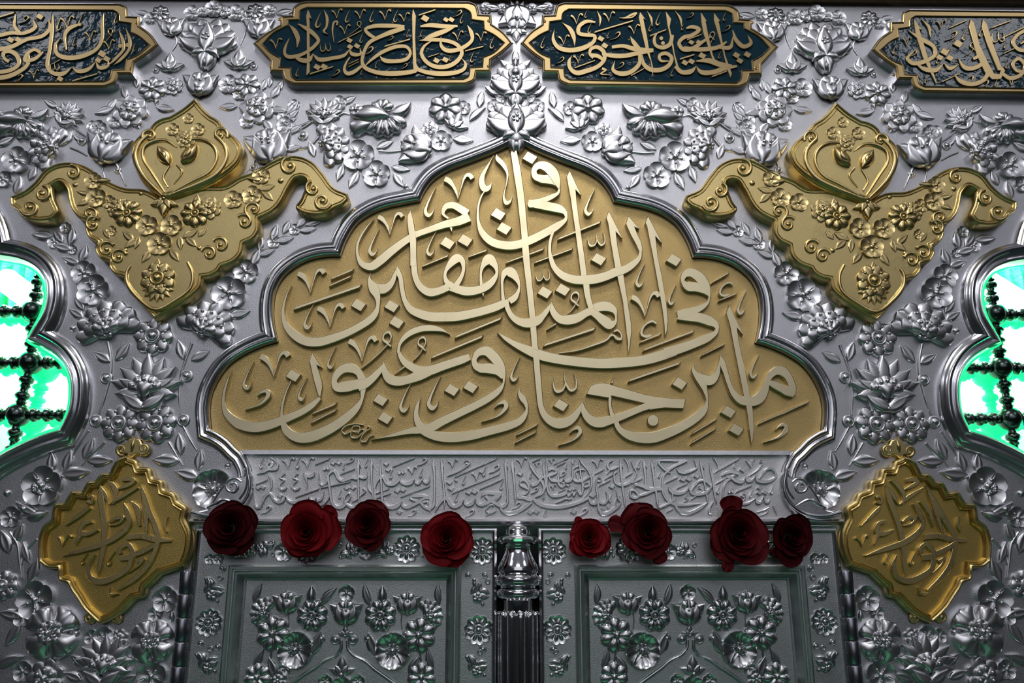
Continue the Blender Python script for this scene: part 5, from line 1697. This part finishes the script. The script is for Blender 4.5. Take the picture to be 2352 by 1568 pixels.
# right half of the sprays beside that palmette
garden('''
@0 0 2.904
f5 1572 85 56 0
f8 1700 75 58 0
leaf 1900 78 56 -78
tulip 1725 170 98 0
f5 1640 110 40 0
f5 1800 70 44 0
lily 1592 395 98 0
knob 1692 446 24 0
stem 1640 190 14 1630 240 14 1605 300 10
f5 1525 560 66 0
f7 1645 565 84 15
leaf 1520 708 58 95
leaf 1760 560 50 -20
leaf 1840 605 56 -30
beaded 1712 712 112 0
f5 1600 620 50 0
tulip 1790 965 150 12
leaf 1850 730 62 -100
leaf 1780 830 56 40
f5 1900 830 56 0
f5 1960 700 40 0
leaf 1950 760 50 -50
stem 1700 1070 16 1680 1120 14 1650 1150 10
knob 1690 1115 26 0
knob 2020 905 34 0
leaf 1960 860 56 -60
stem 2100 800 22 2030 850 20 1940 900 14
stem 2140 900 22 2060 980 20 1950 1000 14
''', wall, SIL, 0, True)
# ---------------------------------------------------------------- the two doors
DR = .0       # door faces stand just behind the facade
xo, xi = W(452, 1215).x, W(1141, 1222).x
zt = W(800, 1213).z; zb = .05
mo = (W(529, 1295).x, W(1059, 1303).x, W(800, 1297).z)          # outer edge of the panel moulding
mi = (W(571, 1332, -.02).x, W(1032, 1335, -.02).x, W(800, 1333, -.02).z)
def P2(x, z, d=0.0): return px_of((x, -d, z))
DOORG = '''
@420 1130 2.94
rosette 172 880 92 0
rosette 1996 930 100 10
rosette 2022 395 92 0
vine 195 640 100 0
vine 150 1135 100 20
vine 2000 655 100 -10
vine 1975 1155 100 15
f5 235 450 40 0
knob 268 515 26 0
knob 2040 560 22 0
knob 1925 560 22 0
knob 120 1020 24 0
knob 235 1045 24 0
knob 2025 1060 26 0
f5 180 450 36 0
rosette 1510 382 94 0
rosette 840 395 90 0
vine 1350 395 84 90
vine 1690 395 84 -90
vine 1110 400 84 90
vine 560 375 84 -90
f5 680 400 66 0
vine 400 395 80 90
f5 1240 400 60 0
'''
DOORP = '''
@420 1130 2.94
curl 500 685 72 -10
curl 975 700 80 -35
curl 1240 695 80 25
curl 1722 690 72 10
tulip 700 735 100 0
tulip 1515 740 100 0
bud 866 695 66 0
bud 1345 695 66 0
f8 870 832 110 22 1.2
f8 1332 832 112 22 1.2
peony 530 800 86 60
peony 1680 815 86 -60
f7 606 955 118 10 1.2
f7 1592 965 118 -10 1.2
poppy 756 1066 122 0
poppy 1416 1072 122 0
leaf 900 1020 84 -20
leaf 1275 1025 84 20
knob 935 990 30 0
knob 1250 990 30 0
stem 712 820 12 715 870 10 712 930 8
stem 1480 820 12 1475 870 10 1480 930 8
tulip 1100 800 112 0 1.2
f5 1105 680 56 0
lily 1096 940 56 0
knob 1030 995 36 0
knob 1148 995 36 0
stem 1070 1000 22 1066 1060 26 1030 1105 26 960 1135 26 900 1180 28 820 1230 28 740 1290 28 660 1370 28
stem 1110 1000 22 1118 1060 26 1160 1105 26 1230 1140 26 1290 1190 28 1360 1240 28 1440 1300 28 1520 1380 28
lily 1072 1180 92 0
f5 960 1280 50 0
f5 1180 1280 50 0
poppy 1070 1340 90 0
curl 510 1130 80 -10
leaf 600 1190 80 20
f7 500 1250 96 0
curl 1665 1130 80 20
leaf 1560 1170 72 -30
f7 1610 1250 100 0
beaded 640 1270 66 0
f5 690 1190 44 0
stem 600 1070 16 590 1140 14 570 1200 12
stem 1600 1080 16 1610 1150 14 1620 1200 12
'''
for n, sg in ((1, 1), (2, -1)):
    fl = (lambda m: m) if sg > 0 else (lambda m: m.mirror())
    d = bpy.data.objects.new('door_%d' % n, None); C.objects.link(d); tag(d, 'embossed silver door leaf on the %s of the turned post' % ('left' if sg > 0 else 'right'), kind='structure')
    mb = MB(); poly(mb, [P2(*q) for q in ((xo, zb), (xo, zt), (xi, zt), (xi, zb))], -.04, 0.0, .0005,
                    holes=[[P2(*q) for q in ((mo[0], .3), (mo[0], mo[2]), (mo[1], mo[2]), (mo[1], .3))]]); fl(mb).obj('frame', M['door'], d, 30)
    mb = MB(); pth = [P2(xo, zb), P2(xo, zt), P2(xi, zt), P2(xi, zb)]; sweep(mb, pth, [(-.5, 0), (0, .006), (5, .008), (9, .006), (10.5, .002), (11, 0)], side=inner_side(pth)); fl(mb).obj('edge_bead', M['rim'], d, 30)
    mb = MB(); pth = [P2(mo[0], .3), P2(mo[0], mo[2]), P2(mo[1], mo[2]), P2(mo[1], .3)]
    sweep(mb, pth, [(-1, 0), (0, .010), (4, .012), (9, .011), (11, .007), (13, .007), (17, .010), (21, .009), (25, .003), (28, -.008), (31, -.012), (34, -.013), (35, -.022)], side=inner_side(pth)); fl(mb).obj('panel_moulding', M['door'], d, 30)
    mb = MB(); box(mb, mo[0] + .01, mo[1] - .01, -.04, -.018, .3, mo[2] - .01); fl(mb).obj('panel', M['door'], d, 30)
    b4 = set(bpy.data.objects); garden(DOORG, d, M['door_relief'], 0.0); garden(DOORP, d, M['door_relief'], -.018)
    if sg < 0:
        for o in [o for o in bpy.data.objects if o not in b4]:
            if o.name.split('.')[0] == 'stem': o.scale.x = -1
            else: o.matrix_basis = Matrix.Diagonal((-1, 1, 1, 1)) @ o.matrix_basis
# near-black backing behind the doors, seen in the gap under the lintel
mb = MB(); box(mb, xo - .02, -xo + .02, -.06, -.04, .0, zt + .02)
tag(mb.obj('wall_recess', mat('near_black_backing', (.02, .02, .022), .3, .6), None, 30), 'dark backing behind the doors', kind='structure')
# ---------------------------------------------------------------- turned post
post = empty('turned_post', 'polished silver turned post with fluted shaft between the two doors', 'post')
PC = Vector((0, -.012, 0))
def pz(y): return W(1190, y, .045).z
k = scale_at(1190, 1300, .035)
def lp(rows): return [(r*k, pz(y)) for r, y in rows]
parts = (('dome_cap', [(0, 1199), (10, 1200), (19, 1203), (26, 1209), (30, 1217), (30, 1224), (31, 1226), (40, 1229), (47, 1233), (49, 1238), (47, 1243), (43, 1245), (43, 1247)]),
         ('baluster', [(43, 1246), (36, 1250), (32, 1256), (31, 1262), (34, 1270), (40, 1284), (46, 1298), (49, 1309), (48, 1315), (44, 1318)]),
         ('ring', [(44, 1318), (50, 1322), (54, 1329), (54, 1336), (50, 1343), (44, 1346)]), ('ring', [(42, 1345), (41, 1350), (46, 1353), (50, 1359), (50, 1366), (46, 1373), (40, 1376), (36, 1379)]),
         ('neck', [(36, 1378), (35, 1384), (35, 1420)]))
for nm, rows in parts:
    mb = MB(); lathe(mb, lp(rows), tuple(PC), 48); mb.obj(nm, M['chrome'], post, 40)
mb = MB(); NF = 11
lathe(mb, [(46*k, pz(1412)), (47*k, pz(1420)), (47*k, .9)], tuple(PC), 160, flute=lambda a, h: 0.86 + .16*abs(math.sin(a*NF/2)) ** .6); mb.obj('fluted_shaft', M['chrome'], post, 60)
for i in range(NF):
    a = 2*PI*(i + .5)/NF; b_ = MB(); bead(b_, 0, 0, 11*k, 0, 12, 4)
    c = PC + Vector((math.cos(a)*41*k, math.sin(a)*41*k, pz(1413))); mb = MB(); mb.add([(c.x + x, c.y + y, c.z + z) for x, y, z in b_.v], b_.f); mb.obj('flute_cap', M['chrome'], post, 60)
# ---------------------------------------------------------------- hinges
for sg, w in ((1, 'left'), (-1, 'right')):
    h = empty('door_hinge', 'dark steel barrel hinge on the outer edge of the %s door' % w, 'hinge')
    x = W(427, 1312, .02).x; r = .0125; z = W(427, 1311, .02).z; step = W(427, 1311, .02).z - W(420, 1365, .02).z
    for i in range(6):
        mb = MB(); lathe(mb, [(0, z), (r*.9, z), (r, z - .002), (r, z - step + .003), (r*.9, z - step + .001), (0, z - step + .001)], (sg*x, -.010, 0), 24); mb.obj('knuckle', M['steel'], h, 40); z -= step
# ---------------------------------------------------------------- roses laid along the lintel
M['rose'] = mat('dark_red_petal', (0.115, 0.003, 0.006), 0, 0.62, [('noise', 120, .15, .002)], spec=.15, var=.3, varscale=3)
M['rose_bright'] = mat('crimson_petal', (0.25, 0.005, 0.010), 0, 0.58, [('noise', 120, .15, .002)], spec=.15, var=.3, varscale=3)
M['rose_dark'] = mat('maroon_petal', (0.070, 0.002, 0.005), 0, 0.66, [('noise', 120, .15, .002)], spec=.15, var=.3, varscale=3)
M['sepal'] = mat('rose_leaf_green', (0.035, 0.07, 0.015), 0, .5)
rnd = random.Random(11)
def rose_petal(R, H, half, curl, seed):
    """a cupped petal: R rim radius, H height, half opening angle, curl of the outer rim"""
    mb = MB(); nu, nv = 8, 12; rr = random.Random(seed); ph = rr.uniform(0, 6); am = rr.uniform(.03, .08); vs = []; nick = rr.uniform(-.5, .5)
    for i in range(nu + 1):
        for j in range(nv + 1):
            v = -1 + 2*j/nv; u = i/nu * (1 - .22*abs(v)**3 - .05*math.exp(-((v - nick)*4)**2)); a = v*half*(.75 + .25*u)
            rad = R*(.34 + .66*u**.8) + curl*R*max(0, u - .55)**1.6*1.6 + am*R*math.sin(3*v + ph)*u
            z = H*(u**.9) - curl*R*max(0, u - .62)**1.7*1.9 + am*.8*R*math.sin(4.3*v + ph)*u*u
            pk = .09*R*math.exp(-(v*2.6)**2)*u**3*(R > .5); rad += pk; vs.append((rad*math.cos(a), rad*math.sin(a), z))
    m = nv + 1; fs = [(i*m+j, i*m+j+1, (i+1)*m+j+1, (i+1)*m+j) for i in range(nu) for j in range(nv)]
    n = len(vs); th = .018
    back = [(x - .6*th*x/(math.hypot(x, y) + 1e-6), y - .6*th*y/(math.hypot(x, y) + 1e-6), z - th) for x, y, z in vs]
    fs += [tuple(q + n for q in reversed(f)) for f in fs[:]]
    bd = list(range(m)) + [i*m + nv for i in range(1, nu + 1)] + [nu*m + j for j in range(nv - 1, -1, -1)] + [i*m for i in range(nu - 1, 0, -1)]
    fs += [(bd[i], bd[(i+1) % len(bd)], bd[(i+1) % len(bd)] + n, bd[i] + n) for i in range(len(bd))]
    mb.add(vs + back, fs); return mb
LAY = []
for k_ in range(24):
    t = k_/23; LAY.append((.09 + .80*t**.85, .78 - .50*t**1.2, math.radians(115 - 68*t), .02 + .46*t, k_))
PET = {}
def rose(px, py, r, d, spin, tilt, yaw, mt, lab, extra=(), sq=1.0):
    s = r*scale_at(px, py, d)*.98; p = W(px, py, d + .35*s)
    t = empty('rose', lab, 'flower', 'red roses along the door lintel'); t.location = (p.x, -d, p.z)
    t.rotation_euler = (PI/2 + math.radians(tilt), 0, math.radians(yaw)); t.scale = (s, s*sq, s)
    for R, H, half, curl, sd in LAY:
        if (mt.name, sd) not in PET: PET[mt.name, sd] = rose_petal(R, H, half, curl, sd).mesh('petal', mt, 80)
        o = link('petal', PET[mt.name, sd], t); rr = random.Random(sd*7 + int(px)); o.rotation_euler = (rr.uniform(-.07, .07), rr.uniform(-.07, .07), math.radians(spin) + sd*2.39996 + rr.uniform(-.15, .15)); q = rr.uniform(.93, 1.06) if sd < 15 else rr.uniform(.86, 1.14); o.scale = (q, q, q)
        o.location = (0, 0, .012*((23 - sd) % 3))
    for a, L, w in extra:      # a loose outer petal lying out to the side
        mb = MB(); petal(mb, a, .45*math.cos(math.radians(a)), .45*math.sin(math.radians(a)), L, w, .16, dome=-.05, lift=.04, kind='fan', thick=.03, wavy=.04); mb.obj('loose_petal', mt, t, 80)
    mb = MB()
    lathe(mb, [(0, -.45), (.05, -.44), (.055, -.1), (.16, .02), (.22, .12), (0, .14)], (0, 0, 0), 10); mb.obj('stem', M['sepal'], t, 60)
    for i in range(5):
        mb = MB(); petal(mb, spin + 72*i, .15*math.cos(math.radians(spin+72*i)), .15*math.sin(math.radians(spin+72*i)), .75 if i % 2 else .6, .14, .06, dome=.03, lift=-.08, kind='point', thick=.02); mb.obj('sepal', M['sepal'], t, 80)
ROSES = [(524, 1212, 66, .030, 20, -4, 3, 'rose_dark', 'dark maroon rose at the far left end of the lintel', ()),
         (702, 1223, 65, .030, 80, -2, 2, 'rose_bright', 'bright crimson rose with a loose pointed petal, second from left', ((42, .85, .34),)),
         (843, 1208, 56, .030, 140, -3, 0, 'rose', 'dark red rose between the crimson rose and the left door rosette', ()),
         (1027, 1238, 63, .030, 10, -6, -4, 'rose_bright', 'crimson rose nearest the left side of the turned post', ()),
         (1353, 1238, 49, .030, 60, -8, 2, 'rose_bright', 'smallest crimson rose, first to the right of the turned post', ((118, .75, .22), (-15, .62, .2))),
         (1488, 1222, 63, .032, 200, -3, 0, 'rose', 'dark red rose with a petal spreading left, second right of the post', ((165, 1.05, .34), (-65, .8, .3))),
         (1696, 1230, 70, .034, 300, -2, 2, 'rose', 'largest dark red rose with a petal drooping below it', ((96, .9, .42), (-112, .82, .2))),
         (1815, 1235, 55, .024, 120, 4, 14, 'rose_dark', 'dark maroon rose at the far right end of the lintel', ((-140, .7, .25),))]
for px, py, r, d, sp, ti, ya, mt_, lab, ex in ROSES: rose(px, py, r, d, sp, ti, ya, M[mt_], lab, ex)
